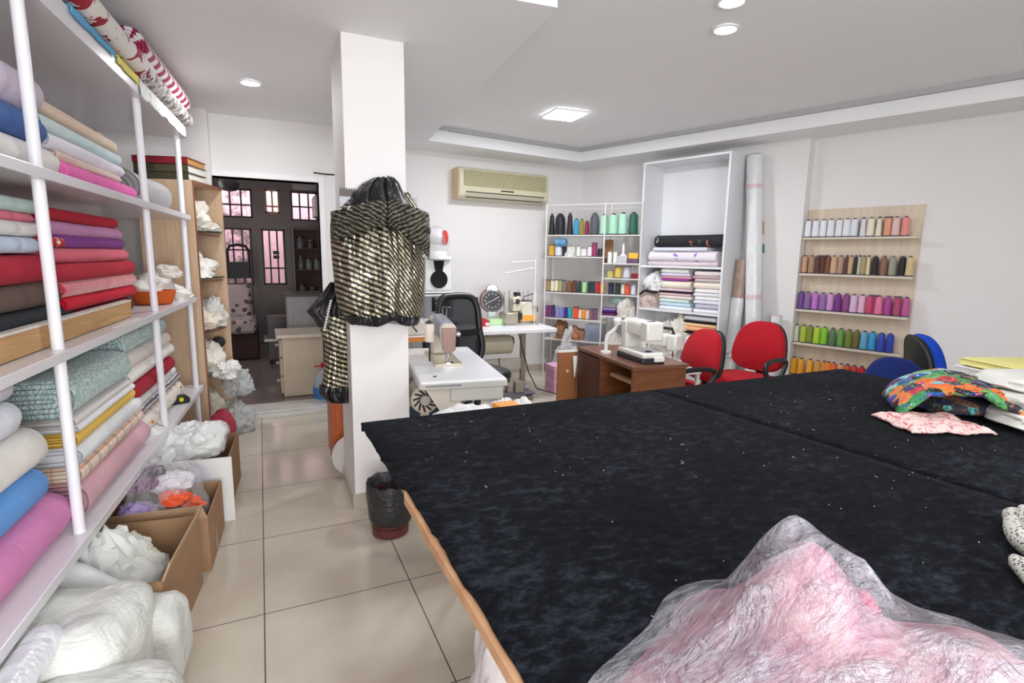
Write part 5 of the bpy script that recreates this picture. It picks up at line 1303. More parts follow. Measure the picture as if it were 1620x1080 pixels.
mk(MB().box(TW-.52,.06,.085,TW-.46,.14,.16).box(TW-.45,.02,.09,TW-.36,.1,.2), 'treadle_bracket', mat('taupe_steel', (150,138,128), .4), tr_, smooth=False, bev=.004)
mk(MB().box(TW-.09,.02,zt2-.09,TW-.02,.05,zt2-.035), 'switch_box', mat('grey_switch', (186,190,196), .4), ot, smooth=False, bev=.004)
# desk clock shaped like a big wrist watch
cq = atp(778, 508, OP(0,.18,0), Vector((0,1,0))); cs = .068*2.05
t = thing('desk_clock', 'silver round clock with black dial and watch style strap on the wall machine table', 'clock', OP(0,0,0)*0+Vector((atz(778,509,zt2).x, atz(778,509,zt2).y, zt2)), -.25)
R_ = .118; zc_ = .235
CX_ = Matrix.Translation((0,0,zc_)) @ Matrix.Rotation(PI/2, 4, 'X')
mk(MB().lathe([(.001,-.035),(R_*.95,-.035),(R_*1.04,-.015),(R_*1.04,.018),(R_,.03),(R_*.90,.034),(R_*.86,.022),(.001,.022)], 44, CX_), 'case', mat('brushed_silver', (176,178,182), .25, .7), t)
mk(MB().lathe([(.001,.023),(R_*.86,.023),(R_*.86,.0255),(.001,.0255)], 40, CX_), 'dial', mat('black_dial', (22,22,26), .3), t)
m = MB()
for k in range(12):
    an = 2*PI*k/12; r0_, r1_ = (.70, .86)
    m.tube([(R_*.82*r0_*math.sin(an),-.027,zc_+R_*.82*r0_*math.cos(an)),(R_*.82*r1_*math.sin(an),-.027,zc_+R_*.82*r1_*math.cos(an))], .005, 6)
mk(m, 'hour_marks', mat('white_marks', (226,226,226), .5), t)
m = MB()
for k in range(60):
    an = 2*PI*k/60; m.ball((R_*.77*math.sin(an),-.027,zc_+R_*.77*math.cos(an)), .0016, 5, 4)
mk(m, 'minute_dots', mat('white_marks', (226,226,226), .5), t)
for an, L_, w_ in ((1.02,.55,.004),(-1.93,.62,.003)):
    mk(MB().tube([(0,-.031,zc_),(R_*L_*math.sin(an),-.031,zc_+R_*L_*math.cos(an))], w_, 6), 'clock_hand', mat('white_marks', (226,226,226), .5), t)
mk(MB().loft([[(-.07,y,zc_+R_*.75),(.07,y,zc_+R_*.75),(.062,y-.0,zc_+R_*1.30),(.04,y,zc_+R_*1.42),(-.04,y,zc_+R_*1.42),(-.062,y,zc_+R_*1.30)] for y in (-.02,.03)]), 'upper_lug', mat('brushed_silver', (176,178,182), .25, .7), t, bev=.008)
mk(MB().loft([[(-.045,y,zc_-R_*.8),(.045,y,zc_-R_*.8),(.05,y,0),(-.05,y,0)] for y in (-.02,.03)]), 'lower_strap', mat('pale_metal2', (190,194,190), .3, .4), t, bev=.006)
mk(MB().lathe([(R_*.98,-.03),(R_*1.14,-.02),(R_*1.14,.02),(R_*.98,.03)], 40, Matrix.Translation((0,.03,zc_)) @ Matrix.Rotation(PI/2, 4, 'X'), cap=False), 'rim', mat('copper_rim', (150,84,60), .35, .3), t)
# green tray and red stapler
p_ = atz(783, 514, zt2)
solo(MB().box(-.09,-.05,0,.10,.06,.06), 'green_box', mat('pale_green_plastic', (186,222,170), .4), 'pale green little box on the table under the silver clock', 'box', p_+Vector((.03,.04,0)), orz, bev=.008, smooth=False)
t = thing('red_box', 'small red box with white label beside the green box', 'box', atz(768, 516, zt2)+Vector((-.01,.02,0)), orz)
mk(MB().loft([[(-.06,y,0),(.05,y,0),(.05,y,.05),(.0,y,.085),(-.06,y,.075)] for y in (-.04,.05)]), 'case', mat('red_case', (178,30,44), .4), t, bev=.006, smooth=False)
mk(MB().box(.005,-.043,.01,.045,-.040,.04), 'label', mat('paper', (225,222,218), .7), t, smooth=False)
# overlock machine
p_ = atz(826, 514, zt2)
t = thing('overlock_machine', 'ivory overlock machine with thread pins on the wall machine table', 'sewing machine', p_+Vector((0,.10,0)), orz)
M_IV = mat('ivory_machine', (214,208,190), .35, var=.03)
mk(MB().box(-.19,-.12,0,.19,.13,.02), 'base', M_STEEL, t, bev=.006, smooth=False)
mk(MB().loft([[(-.19,y,.02),(-.05,y,.02),(-.05,y,.14),(-.17,y,.13),(-.19,y,.10)] for y in (-.13,.10)]), 'work_arm', mat('steel_beige', (186,178,158), .25, .4), t, bev=.01)
mk(MB().box(.0,-.08,.02,.19,.12,.24), 'body', M_IV, t, bev=.02)
mk(MB().loft([[(-.09,y,.14),(.0,y,.14),(.02,y,.24),(-.02,y,.31),(-.08,y,.28)] for y in (-.07,.06)]), 'head', M_IV, t, bev=.012)
mk(MB().box(-.06,-.085,.22,-.02,-.07,.27).box(-.05,-.06,.30,.0,.02,.34), 'black_caps', M_DARK, t, bev=.004, smooth=False)
mk(MB().box(.01,-.087,.04,.18,-.079,.10), 'orange_label', mat('orange_decal', (228,160,60), .5), t, smooth=False)
mk(MB().box(-.04,-.12,.06,.0,-.08,.13), 'dark_looper', M_DARK, t, bev=.004, smooth=False)
mk(MB().cyl((.19,.0,.16),(.215,.0,.16),.04,None,20), 'hand_wheel', mat('red_dark_wheel', (120,44,44), .4), t)
m = MB()
for k in range(6): m.cyl((-.14+.055*k,.06,.13 if k < 3 else .24),(-.14+.055*k,.06,.34+.02*(k%2)),.0035,None,6)
mk(m, 'thread_pins', M_CHROME, t)
mk(MB().box(.0,-.06,.24,.17,.10,.262), 'tension_plate', M_CHROME, t, bev=.004, smooth=False)
# thread stand
zt = lambda y: atp(845, y, OP(0,.30,0), Vector((0,1,0)))
b0_ = zt(508); t1_ = zt(408)
t = thing('thread_stand', 'tall pale thread stand pole with arms beside the overlock machine', 'thread stand', (b0_.x, b0_.y, zt2), orz)
H2 = t1_.z-zt2
mk(MB().cyl((0,0,0),(0,0,H2),.011,None,12), 'pole', mat('pale_pole', (206,206,206), .4), t)
mk(MB().cyl((0,0,0),(0,0,.02),.05,None,24), 'foot', M_STEEL, t)
for zz, L_, an in ((H2-.03,.30,.0),(H2-.10,.36,.1)):
    mk(MB().tube([(0,0,zz),(-L_,-.05,zz-.02-an*.4)], .007, 8).ball((-L_*.55,-.028,zz-.012-an*.2),.012,8,6), 'arm', mat('pale_pole', (206,206,206), .4), t)
mk(MB().tube([(.02,0,H2-.36),(-.14,-.04,H2-.40),(-.15,-.05,H2-.43),(-.28,-.07,H2-.47)], .005, 6), 'wire_arm', M_DARK, t)
mk(MB().cyl((0,0,H2-.50),(0,0,H2-.36),.03,None,14), 'sleeve', mat('pale_pole', (206,206,206), .4), t)
# pink boxes on the floor
for k in range(2):
    q = atz(886, 622, 0)
    tt = thing('pink_box', ('lower','upper')[k]+' pink box of the two stacked on the floor under the corner rack', 'box', (q.x+.03, q.y+.1, .15*k), orz, 'pink boxes')
    mk(MB().box(-.10,-.1,0,.10,.12,.145), 'box_body', mat('pink_card', (226,164,200), .5), tt, smooth=False, bev=.005)
    mk(MB().box(-.102,-.102,.095,.102,.122,.1455), 'lid', mat('pink_card_lid', (232,176,208), .5), tt, smooth=False, bev=.004)
# ================================================================== THREAD: SPOOLS
_sp = {}
def spool_mesh(kind, h, r, col):
    key = (kind, round(h,3), round(r,3), col)
    if key in _sp: return _sp[key]
    if kind == 'cone':   pr = [(.001,.06),(.96,.06),(1,.09),(.86,.84),(.72,.93),(.001,.93)]
    elif kind == 'dome': pr = [(.001,.05),(.92,.05),(1,.10),(1,.55),(.88,.78),(.6,.93),(.3,.97),(.001,.97)]
    elif kind == 'tall': pr = [(.001,.04),(.97,.04),(1,.06),(.62,.88),(.50,.90),(.001,.90)]
    else:                pr = [(.001,.07),(1,.07),(1,.93),(.001,.93)]
    th = MB().lathe([(a_*r, b_*h) for a_, b_ in pr], 20)
    if kind == 'tube': cr_ = [(.001,0),(1.06,0),(1.06,.06),(.4,.07),(.4,.93),(1.06,.94),(1.06,1),(.001,1)]
    elif kind == 'tall': cr_ = [(.001,0),(1.02,0),(1.02,.035),(.42,.05),(.42,1),(.001,1)]
    else: cr_ = [(.001,0),(.98,0),(1.0,.055),(.4,.06),(.4,1),(.001,1)]
    co_ = MB().lathe([(a_*r, b_*h) for a_, b_ in cr_], 16)
    T = NT('thread'); x, y, z, v = T.xyz(); L = lin(col)
    w_ = T.n('ShaderNodeTexWave'); w_.bands_direction = 'Z'; w_.inputs['Scale'].default_value = 90; w_.inputs['Distortion'].default_value = 1.5; T.L(v, w_.inputs['Vector'])
    T.set(Base_Color=L, Roughness=.45, Sheen_Weight=.2, Specular_IOR_Level=.4); T.bump(w_.outputs[1], .25, .002)
    _sp[key] = [th, co_, T.mat, None, None]; return _sp[key]
def spool(p, h, r, col, lab, kind='cone', group=None, core=(70,74,92), cat='thread'):
    e = spool_mesh(kind, h, r, col)
    t = thing('thread_spool', lab, cat, p, random.uniform(0, 6), group)
    if e[3] is None:
        e[3] = mk(e[0], 'thread', e[2], t, ang=50).data; e[4] = {}
    else:
        o = bpy.data.objects.new('thread', e[3]); C.objects.link(o); o.parent = t
    if core not in e[4]: e[4][core] = mk(e[1], 'core', mat('spool_core', core, .45, var=0), t, ang=50).data
    else:
        o = bpy.data.objects.new('core', e[4][core]); C.objects.link(o); o.parent = t
    return t
# ------------------------------------------------------------------ wooden thread rack on the right wall
zs = [1.657, 1.328, .992, .676, .36]
t = thing('thread_rack', 'pale wooden wall rack with five shelves of coloured thread cones', 'shelf', RP(0,-.12,0), RROT)
T = NT('pale_maple_board'); x, y, z, v = T.xyz()
mp = T.n('ShaderNodeMapping'); mp.inputs['Scale'].default_value = (12, 12, 1.0); T.L(v, mp.inputs['Vector'])
T.set(Base_Color=T.ramp(T.noise(2, 4, mp.outputs[0], .6, .3), [(.3, lin((206,188,166))), (.7, lin((222,206,186)))]), Roughness=.55)
M_MAPLE = T.mat
PW = .895                                         # local -x runs towards the camera; +y points into the room? handled by sign
sgn = 1 if (Matrix.Rotation(RROT, 4, 'Z') @ Vector((0,1,0))).dot(RN) > 0 else -1
mk(MB().box(-PW,0,.12,-.008,sgn*.016,1.915), 'back_panel', M_MAPLE, t, smooth=False)
for z in zs: mk(MB().box(-PW+.005,sgn*.016,z-.02,-.012,sgn*.125,z), 'shelf', mat('maple_edge', (212,200,184), .5), t, smooth=False, bev=.002)
def rack_pt(x, y, z, off=-.12+.075):
    q = atp(x, y, R0+RN*off, RN); u = (q-R0).dot(RD); return RP(u, off, z)
rows = [
 (0, 364, .165, [(1278,'bright white',(232,232,240),'cone'),(1290,'bright white',(232,232,240),'cone'),(1302,'bright white',(232,232,240),'cone'),(1314,'bright white',(232,232,240),'cone'),(1327,'bright white',(232,232,240),'cone'),(1339,'bright white',(232,232,240),'cone'),(1351,'icy white',(222,228,238),'cone'),(1365,'slim pale grey',(220,222,232),'tall'),(1377,'cream',(234,226,206),'cone'),(1390,'slim ivory',(232,226,206),'tall'),(1404,'peach orange',(226,158,128),'tube'),(1417,'pale rose',(226,190,186),'cone'),(1432,'salmon pink',(232,146,142),'cone')]),
 (1, 420, .17, [(1273,'tan',(196,152,122),'cone'),(1284,'greyish tan',(170,136,112),'cone'),(1293.5,'dark brown',(90,56,44),'cone'),(1302,'maroon brown',(84,44,36),'tube'),(1309.5,'chestnut',(120,74,50),'cone'),(1319,'light tan',(204,166,134),'cone'),(1330,'mauve tan',(176,140,124),'cone'),(1339,'slim dark brown',(84,56,48),'tall'),(1346,'sand',(196,160,124),'cone'),(1353,'slim black',(38,34,34),'tall'),(1359.5,'slim pale sage',(200,206,186),'tall'),(1366,'khaki',(170,150,112),'cone'),(1373,'slim cream',(234,218,176),'tall'),(1384,'black',(34,34,32),'cone'),(1398,'cocoa brown',(138,100,82),'dome'),(1412,'grey green',(150,154,134),'dome'),(1427,'jet black',(28,28,28),'cone'),(1439,'straw',(214,190,142),'cone')]),
 (2, 476, .17, [(1268,'purple',(110,66,146),'cone'),(1278,'dusk lilac',(140,104,160),'cone'),(1290,'orchid',(196,116,200),'cone'),(1302,'lilac',(150,110,176),'cone'),(1314,'pale orchid',(204,150,206),'cone'),(1326,'deep violet',(120,44,136),'cone'),(1339,'plum pink',(140,70,134),'cone'),(1351,'pale pink lilac',(216,184,212),'cone'),(1364,'blush pink',(226,180,206),'cone'),(1376,'raspberry',(196,70,110),'cone'),(1383,'dark cherry',(150,40,80),'tube'),(1391,'rose pink',(226,120,160),'cone'),(1405,'magenta violet',(170,64,150),'dome'),(1420,'crimson rose',(180,70,110),'tube'),(1434,'mauve pink',(190,90,150),'cone')]),
 (3, 528, .17, [(1261,'slim pale green',(214,224,200),'tall'),(1272,'lime olive',(170,190,60),'cone'),(1282,'olive',(128,140,44),'cone'),(1293,'yellow lime',(170,206,50),'cone'),(1305,'bright green',(130,200,40),'cone'),(1318,'grey green',(86,120,84),'dome'),(1331,'leaf green',(104,160,70),'cone'),(1344,'moss',(120,130,50),'cone'),(1356,'khaki olive',(112,106,50),'dome'),(1368,'light blue',(96,170,206),'cone'),(1381,'cyan blue',(50,160,214),'cone'),(1395,'royal blue',(50,70,180),'cone'),(1409,'ultramarine',(36,60,170),'cone')]),
 (4, 580, .17, [(1257,'golden yellow',(236,170,30),'cone'),(1268,'amber',(230,160,40),'cone'),(1282,'orange yellow',(236,166,50),'cone'),(1294,'ochre tan',(206,150,70),'dome'),(1304,'dull amber',(210,140,60),'cone'),(1311,'bright orange',(236,130,40),'cone'),(1319,'tangerine',(226,110,50),'cone'),(1331,'peach beige',(222,160,120),'cone'),(1341,'terracotta',(190,90,60),'cone'),(1352,'scarlet',(200,50,44),'cone'),(1364,'carmine red',(190,30,44),'cone'),(1376,'dark red',(150,30,40),'cone')])]
SHN = ['topmost','second','middle','fourth','lowest']
for ri, yp, h, lst in rows:
    for k, (xx, nm, cc, kind) in enumerate(lst):
        yb_ = yp + (xx-1360)*[(-.0145),(.03),(.062),(.105),(.13)][ri]
        r_ = .031 if kind in ('cone','dome') else (.028 if kind == 'tube' else .024)
        if len(lst) > 15: r_ *= .9
        spool(rack_pt(xx, yb_, zs[ri], -.12+.07+(.012 if k % 2 else 0)), h*(1 if kind != 'tall' else 1.02), r_, cc, '%s thread cone, %s from left on the %s shelf of the wooden rack' % (nm, ORD[k], SHN[ri]), kind, 'thread cones on the wooden rack')
# ------------------------------------------------------------------ wire rack in the corner
QR = Vector((3.74, 4.93, 0)); ang_ = math.radians(39.8); WE = Vector((-math.sin(ang_), math.cos(ang_), 0)); WM = Vector((-math.cos(ang_), -math.sin(ang_), 0))
def wq(x, y, off=0): q = atp(x, y, QR+WM*off, WM); return (q-QR).dot(WE), q.z
uL = wq(863.5, 400)[0]; uM = wq(955, 400)[0]; uR = wq(1013, 400)[0]
wrz = math.atan2(WM.y, WM.x)+PI/2          # local x along -WE ... use explicit transform instead
def WPt(u, off, z): return QR + WE*u + WM*off + Vector((0,0,z))
wt = thing('wire_rack', 'white metal corner rack full of thread cones beside the tall white cabinet', 'shelf', (0,0,0))
M_WIRE = mat('white_wire', (226,224,220), .35, var=.02)
ztop = wq(955, 321)[1]
DPT = .26
for u, nm in ((uL,'post'),(uM,'post'),(uR,'post')):
    for off in (0, -DPT):
        mk(MB().cyl(WPt(u,off,0), WPt(u,off,ztop), .0085, None, 8), 'post', M_WIRE, wt)
def wshelf(ua, ub, z, glass=False):
    m = MB()
    pts_ = [WPt(ua,.004,0), WPt(ub,.004,0), WPt(ub,-DPT,0), WPt(ua,-DPT,0)]
    m.prism([(q.x,q.y) for q in pts_], z-.012, z)
    mk(m, 'shelf', mat('white_shelf', (222,219,216), .35, var=.02), wt, smooth=False)
zS = [wq(900, 371.5)[1], wq(900, 405.5)[1], wq(900, 463)[1], wq(900, 504.5)[1], wq(890, 537)[1]]
zRt = [wq(985, 371)[1], wq(985, 416.5)[1], wq(985, 440.5)[1], wq(985, 467)[1], wq(970, 500)[1], wq(960,537)[1]]
for z in zS: wshelf(uM, uL, z)
for z in (zRt[1], zRt[2], zRt[4]): wshelf(uR, uM, z)
for z in (zS[0], zS[2], zS[4]): wshelf(uR, uM, z)
mk(MB().tube([WPt(uL,-DPT,ztop-.04),WPt(uR,-DPT,ztop-.04)], .005, 6).tube([WPt(uL,0,ztop-.01),WPt(uR,0,ztop-.01)], .006, 6), 'top_rail', M_WIRE, wt)
def wput(xa, xb, yt, yb, off=-.09, zbase=None):
    ua, z0 = wq(xa, yb, off); ub, _ = wq(xb, yb, off); um = (ua+ub)/2; z1 = wq((xa+xb)/2, yt, off)[1]
    zb_ = zbase if zbase is not None else z0
    return WPt(um, off, zb_), abs(ua-ub)/2, max(.03, z1-zb_)
def wspools(lst, yb, zbase, shelfname, off=-.09, core=(60,56,60)):
    for k, (xa, xb, yt, nm, cc, kind) in enumerate(lst):
        p, r_, h = wput(xa, xb, yt, yb, off, zbase)
        spool(p, h, r_*1.02, cc, '%s thread cone, %s from left on the %s, corner rack' % (nm, ORD[k], shelfname), kind, 'thread cones on the corner rack', core)
wspools([(868,877.5,338,'slim black',(28,28,30),'tall'),(878,894,337.5,'domed blue black',(26,30,40),'dome'),(896,906.5,336.5,'brown black',(32,28,30),'tall'),(907,915.5,345.5,'cyan',(50,150,196),'cone'),(916,923.5,346,'olive gold',(140,130,44),'cone'),(924.5,932,349,'burgundy',(130,30,56),'cone'),(933,947.5,336.5,'film wrapped grey',(84,84,92),'dome'),(948.5,962,338.5,'pale mint',(168,220,192),'cone'),(962.5,977,337.5,'light mint',(164,216,186),'cone'),(978,992,336,'soft mint',(172,222,198),'cone'),(993.5,1009,335.5,'dark green',(36,96,78),'cone')], 370, zS[0], 'top shelf')
wspools([(863.5,870,442,'tan',(160,132,96),'tube'),(871,876.5,442,'ivory',(232,222,190),'tube'),(877,882.5,442,'pale cream',(230,224,196),'tube'),(883,889,442,'khaki',(176,164,110),'tube'),(889.5,895,443,'grey',(130,122,118),'tube'),(896,905,443.5,'bronze brown',(128,80,46),'cone'),(905,912,443.5,'dark brown',(96,60,40),'tube'),(912.5,920,444,'bottle green',(26,58,52),'cone'),(920.5,928.5,444.5,'pistachio',(170,212,150),'cone'),(929,934,445,'dark pine',(30,60,50),'tube'),(934,941,445,'deep teal green',(22,56,58),'tube'),(942,949,445,'crimson',(190,24,50),'tube'),(949.5,956.5,446,'sunflower yellow',(236,176,50),'cone'),(962,971,447,'navy',(40,36,70),'tube'),(973,981.5,447.5,'dark forest',(30,52,44),'tube'),(982.5,988,448,'off white',(232,224,210),'tube')], 461, zS[2], 'middle shelf')
wspools([(988.5,996,448,'orange red',(232,84,40),'cone'),(998,1006,449,'lilac white',(222,216,230),'cone')], 464, zS[2], 'right middle shelf')
wspools([(859.5,866,483,'magenta plum',(134,62,130),'cone'),(866.5,873,483,'plum',(118,48,100),'tube'),(873.5,878,482,'indigo',(60,44,120),'tube'),(879,885,484,'grey lilac',(140,136,190),'cone'),(886,891.5,485,'periwinkle',(130,130,214),'cone'),(892,898,486,'navy blue',(36,50,140),'tube'),(898.5,905,486,'teal',(40,170,176),'cone'),(907,914.5,485,'vermilion',(244,80,40),'tube'),(915,920,488,'cream white',(236,222,200),'tube'),(920.5,926,488,'amber orange',(238,150,44),'cone'),(926.5,932,489,'pale peach',(240,208,190),'tube'),(933,938.5,488,'dusky mauve',(132,92,116),'tube'),(939,945,488,'mauve brown',(126,86,104),'tube')], 502, zS[3], 'lower shelf')
# second shelf
wspools([(868,877,387,'metallic gold',(206,160,60),'tube'),(878.5,889,387,'silver white',(214,216,224),'tube'),(889.5,896,388,'black',(26,28,34),'tube'),(911.5,918.5,389,'slim white',(232,230,224),'cone'),(919,928,392,'white with grey cap',(224,222,218),'tube'),(929.5,936.5,389,'pinkish white',(226,218,232),'tube'),(936,944.5,383.5,'wine coloured',(150,50,96),'tube')], 404.5, zS[1], 'second shelf')
p, r_, h = wput(895, 911, 389, 404.5, -.09, zS[1]); heap(p, r_, r_*.8, h*.7, 141, (214,214,210), 'fluffy white fur scrap on the second shelf of the corner rack')
p, r_, h = wput(880, 896, 373, 386, -.06); 
solo(MB().cyl((-r_,0,.03),(r_,0,.03), h*.5, None, 18), 'fabric_roll', mat('blue_print_wrap', (96,150,190), .4, var=.5, nscale=40), 'small blue wrapped roll lying across the gold and silver spools', 'fabric roll', Vector((p.x, p.y, wput(880,889,387,404.5,-.06,zS[1])[0].z + wput(880,889,387,404.5,-.06,zS[1])[2] - .005)), math.atan2(-WE.y, -WE.x))
p, r_, h = wput(945, 953, 393, 405, -.09, zS[1])
t = thing('mug', 'black mug on the second shelf of the corner rack', 'mug', p, .4); mk(MB().lathe([(.001,0),(r_*.8,0),(r_*.85,h),(r_*.75,h),(r_*.7,.01),(.001,.01)], 20), 'cup', mat('black_gloss', (24,24,26), .15), t); mk(MB().tube([(-r_*.8,0,h*.8),(-r_*1.35,0,h*.7),(-r_*1.35,0,h*.35),(-r_*.8,0,h*.25)], .006, 8), 'handle', mat('black_gloss', (24,24,26), .15), t)
# right bay
wrot = math.atan2(-WE.y, -WE.x)
p, r_, h = wput(956, 969, 379, 416, -.18, zRt[1]); solo(MB().box(-r_,-.008,0,r_,.008,h), 'cork_board', mat('brown_cork', (146,104,70), .8), 'small brown board standing at the back of the right bay', 'board', p, wrot, bev=.01, smooth=False)
for k, (xa, xb) in enumerate(((961,968),(969.5,976.5))):
    p, r_, h = wput(xa, xb, 398, 415.5, -.07, zRt[1]); spool(p, h, r_, (232,230,224), ('left','right')+() and '%s of the two white rolls on the upper right shelf of the corner rack' % (('left','right')[k]), 'tube', None, (200,198,194))
p, r_, h = wput(977, 994, 385, 416, -.10, zRt[1])
t = thing('white_basket', 'small white slatted basket with tall handle on the corner rack', 'basket', p, wrot)
bh = h*.36
mk(MB().loft([[(-r_*.85,-.05,0),(r_*.85,-.05,0),(r_*.85,.05,0),(-r_*.85,.05,0)],[(-r_,-.06,bh),(r_,-.06,bh),(r_,.06,bh),(-r_,.06,bh)]]), 'body', M_WIRE, t, smooth=False)
mk(MB().loft([[(-r_*.7,-.01,bh),(r_*.7,-.01,bh),(r_*.7,.01,bh),(-r_*.7,.01,bh)],[(-r_*.22,-.01,h*.5),(r_*.22,-.01,h*.5),(r_*.22,.01,h*.5),(-r_*.22,.01,h*.5)],[(-r_*.2,-.01,h),(r_*.2,-.01,h),(r_*.2,.01,h),(-r_*.2,.01,h)]]), 'handle', mat('white_pink', (232,222,222), .4), t, smooth=False, bev=.003)
m = MB()
for k in range(7): xx = -r_*.85+r_*1.7*k/6; m.box(xx-.003,-.066,.004,xx+.003,-.052,bh)
mk(m, 'slats', mat('pale_grey_slat', (190,196,204), .4), t, smooth=False)
p, r_, h = wput(994, 1011, 409, 416, -.10, zRt[1]); solo(MB().box(-r_,-.07,0,r_,.07,h), 'card_box', mat('plum_box', (100,70,100), .5, var=.3, nscale=18), 'plum coloured box on the upper right shelf of the corner rack', 'box', p, wrot, smooth=False, bev=.003)
p2, r2, h2 = wput(996, 1011, 400, 409, -.10, zRt[1]+h); solo(MB().box(-r2,-.06,0,r2,.06,h2), 'card_box', mat('yellow_box', (232,180,60), .5), 'yellow box on top of the plum coloured box', 'box', p2, wrot, smooth=False, bev=.003)
p, r_, h = wput(960, 971, 428, 440, -.10, zRt[2]); spool(p, h, r_, (196,180,100), 'short fat gold braid spool on the third right shelf of the corner rack', 'tube', None, (150,130,80))
p, r_, h = wput(972.5, 983, 421, 440, -.08, zRt[2]); spool(p, h, r_, (214,184,90), 'tall shiny gold braid spool on the third right shelf of the corner rack', 'tube', None, (60,54,46))
p, r_, h = wput(985.5, 998, 421, 440, -.10, zRt[2]); t_ = spool(p, h, r_, (208,208,222), 'lilac white ribbon spool with hanging tail on the corner rack', 'tube', None, (80,76,84))
p, r_, h = wput(1000, 1011, 432, 440, -.08, zRt[2]); solo(MB().box(-r_,-.05,0,r_,.05,h), 'card_box', mat('burgundy_box', (130,26,44), .4), 'small burgundy box at the right of the third shelf of the corner rack', 'box', p, wrot, smooth=False, bev=.004)
# lower right bay
p, r_, h = wput(952, 976, 488, 500, -.12, zRt[4]); 
for k, cc in enumerate(((110,40,90),(70,36,110),(150,120,180))):
    solo(bolt_mb(r_*2, .18, h/2.6, 150+k, .06, False), 'folded_cloth', fab(cc), ('plum','violet','pale lilac')[k]+' folded cloth in the lower right bay of the corner rack', 'fabric', p+WM*.09+WE*r_+Vector((0,0,k*h/2.6)), wrot-PI/2, 'folded cloths in the corner rack')
p, r_, h = wput(967, 990, 473, 487, -.16, zRt[4]+.14); solo(heap_mb(r_, .1, .06, 155, .25), 'folded_cloth', fab((186,222,214)), 'pale mint cloth in the lower right bay of the corner rack', 'fabric', p)
heap(WPt(uR+.15,-.10,zRt[4]), .10,.09,.17, 156, (222,216,208), 'slumped cream cloth at the right end of the lower bay')
# bottom shelf goods
p, r_, h = wput(876, 898, 507, 536, -.12, zS[4]); solo(heap_mb(r_, .1, h*.75, 157, .3), 'cloth_heap', fab((150,112,84)), 'brown cloth bundle on the bottom shelf of the corner rack', 'fabric', p)
p, r_, h = wput(900, 925, 512, 536, -.12, zS[4]); solo(heap_mb(r_, .1, h*.6, 158, .4), 'cloth_heap', mat('mixed_scrap', (170,120,90), .8, var=.5, nscale=20), 'orange grey scrap bundle on the bottom shelf of the corner rack', 'fabric', p)
t = thing('clear_box', 'translucent box of dark yarn on the bottom shelf of the corner rack', 'box', wput(930, 952, 507, 536, -.12, zS[4])[0], wrot)
mk(MB().box(-.10,-.1,0,.10,.1,.20), 'shell', mat('pale_blue_plastic', (170,180,206), .2, alpha=.45, var=0), t, smooth=False, bev=.006)
mm = heap_mb(.08,.08,.07,159,.3); mk(mm, 'dark_yarn', fab((70,54,54)), t)
heap(WPt(uL-.3,-.08,0), .2,.15,.40, 160, 0, 'clear plastic bag of scraps under the corner rack', 'plastic_bag', 'bag', m=mat('cloudy_plastic', (206,204,206), .25, bump=.8, bscale=18, bdist=.03), amp=.35)
heap(WPt(uM-.12,-.10,0), .15,.13,.42, 161, (214,206,200), 'pale cloth sack under the corner rack', 'cloth_bag', 'bag', amp=.3)
# ------------------------------------------------------------------ tall white cabinet
c0, c1 = .55, 1.53; CD = .37; CZ = 2.455
def cz_(x, y): q = atp(x, y, R0+RN*CD, RN); return q.z
t = thing('tall_cabinet', 'tall white open cabinet of folded cloth against the right wall', 'cabinet', RP(0), RROT)
S = sgn
M_CAB = mat('white_melamine', (230,231,234), .35, var=.015)
mk(MB().box(c0,0,0,c0+.02,S*CD,CZ), 'side_panel', M_CAB, t, smooth=False)
mk(MB().box(c1-.02,0,0,c1,S*CD,CZ), 'side_panel', M_CAB, t, smooth=False)
mk(MB().box(c0+.02,0,CZ-.02,c1-.02,S*CD,CZ), 'top_panel', M_CAB, t, smooth=False)
mk(MB().box(c0+.02,0,0,c1-.02,S*.012,CZ-.02), 'back_panel', M_CAB, t, smooth=False)
mk(MB().box(c0+.16,S*.012,1.2,c0+.18,S*.05,CZ-.02), 'back_batten', M_CAB, t, smooth=False)
z1_, z2_ = cz_(1080, 421), cz_(1075, 492)
for z in (z1_, z2_, .52, .08): mk(MB().box(c0+.02,S*.012,z-.022,c1-.02,S*(CD-.005),z), 'shelf', M_CAB, t, smooth=False)
def crow(xa, xb, yt, yb, col, lab, m=None, off=CD-.03, w=.26, group='folded cloths in the tall white cabinet', wob=.08, zb=None, name='folded_cloth'):
    qa = atp(xa, yb, R0+RN*off, RN); qb = atp(xb, yb, R0+RN*off, RN); qt = atp((xa+xb)/2, yt, R0+RN*off, RN)
    ta, tb_ = (qa-R0).dot(RD), (qb-R0).dot(RD); lo, hi = min(ta,tb_), max(ta,tb_)
    lo = max(lo, c0+.03); hi = min(hi, c1-.03)
    z0 = (qa.z+qb.z)/2 if zb is None else zb
    h = max(.02, qt.z-z0)
    nb[0] += 1
    mb = bolt_mb(hi-lo, w, h, nb[0]+300, wob, False)
    mb.v = [(y, S*x*-1*-1, z) for x, y, z in mb.v]        # along local x, front at y=0 going back
    o = solo(mb, name, m or fab(col), lab, 'fabric', RP(lo, off, z0), RROT, group)
    return z0+h
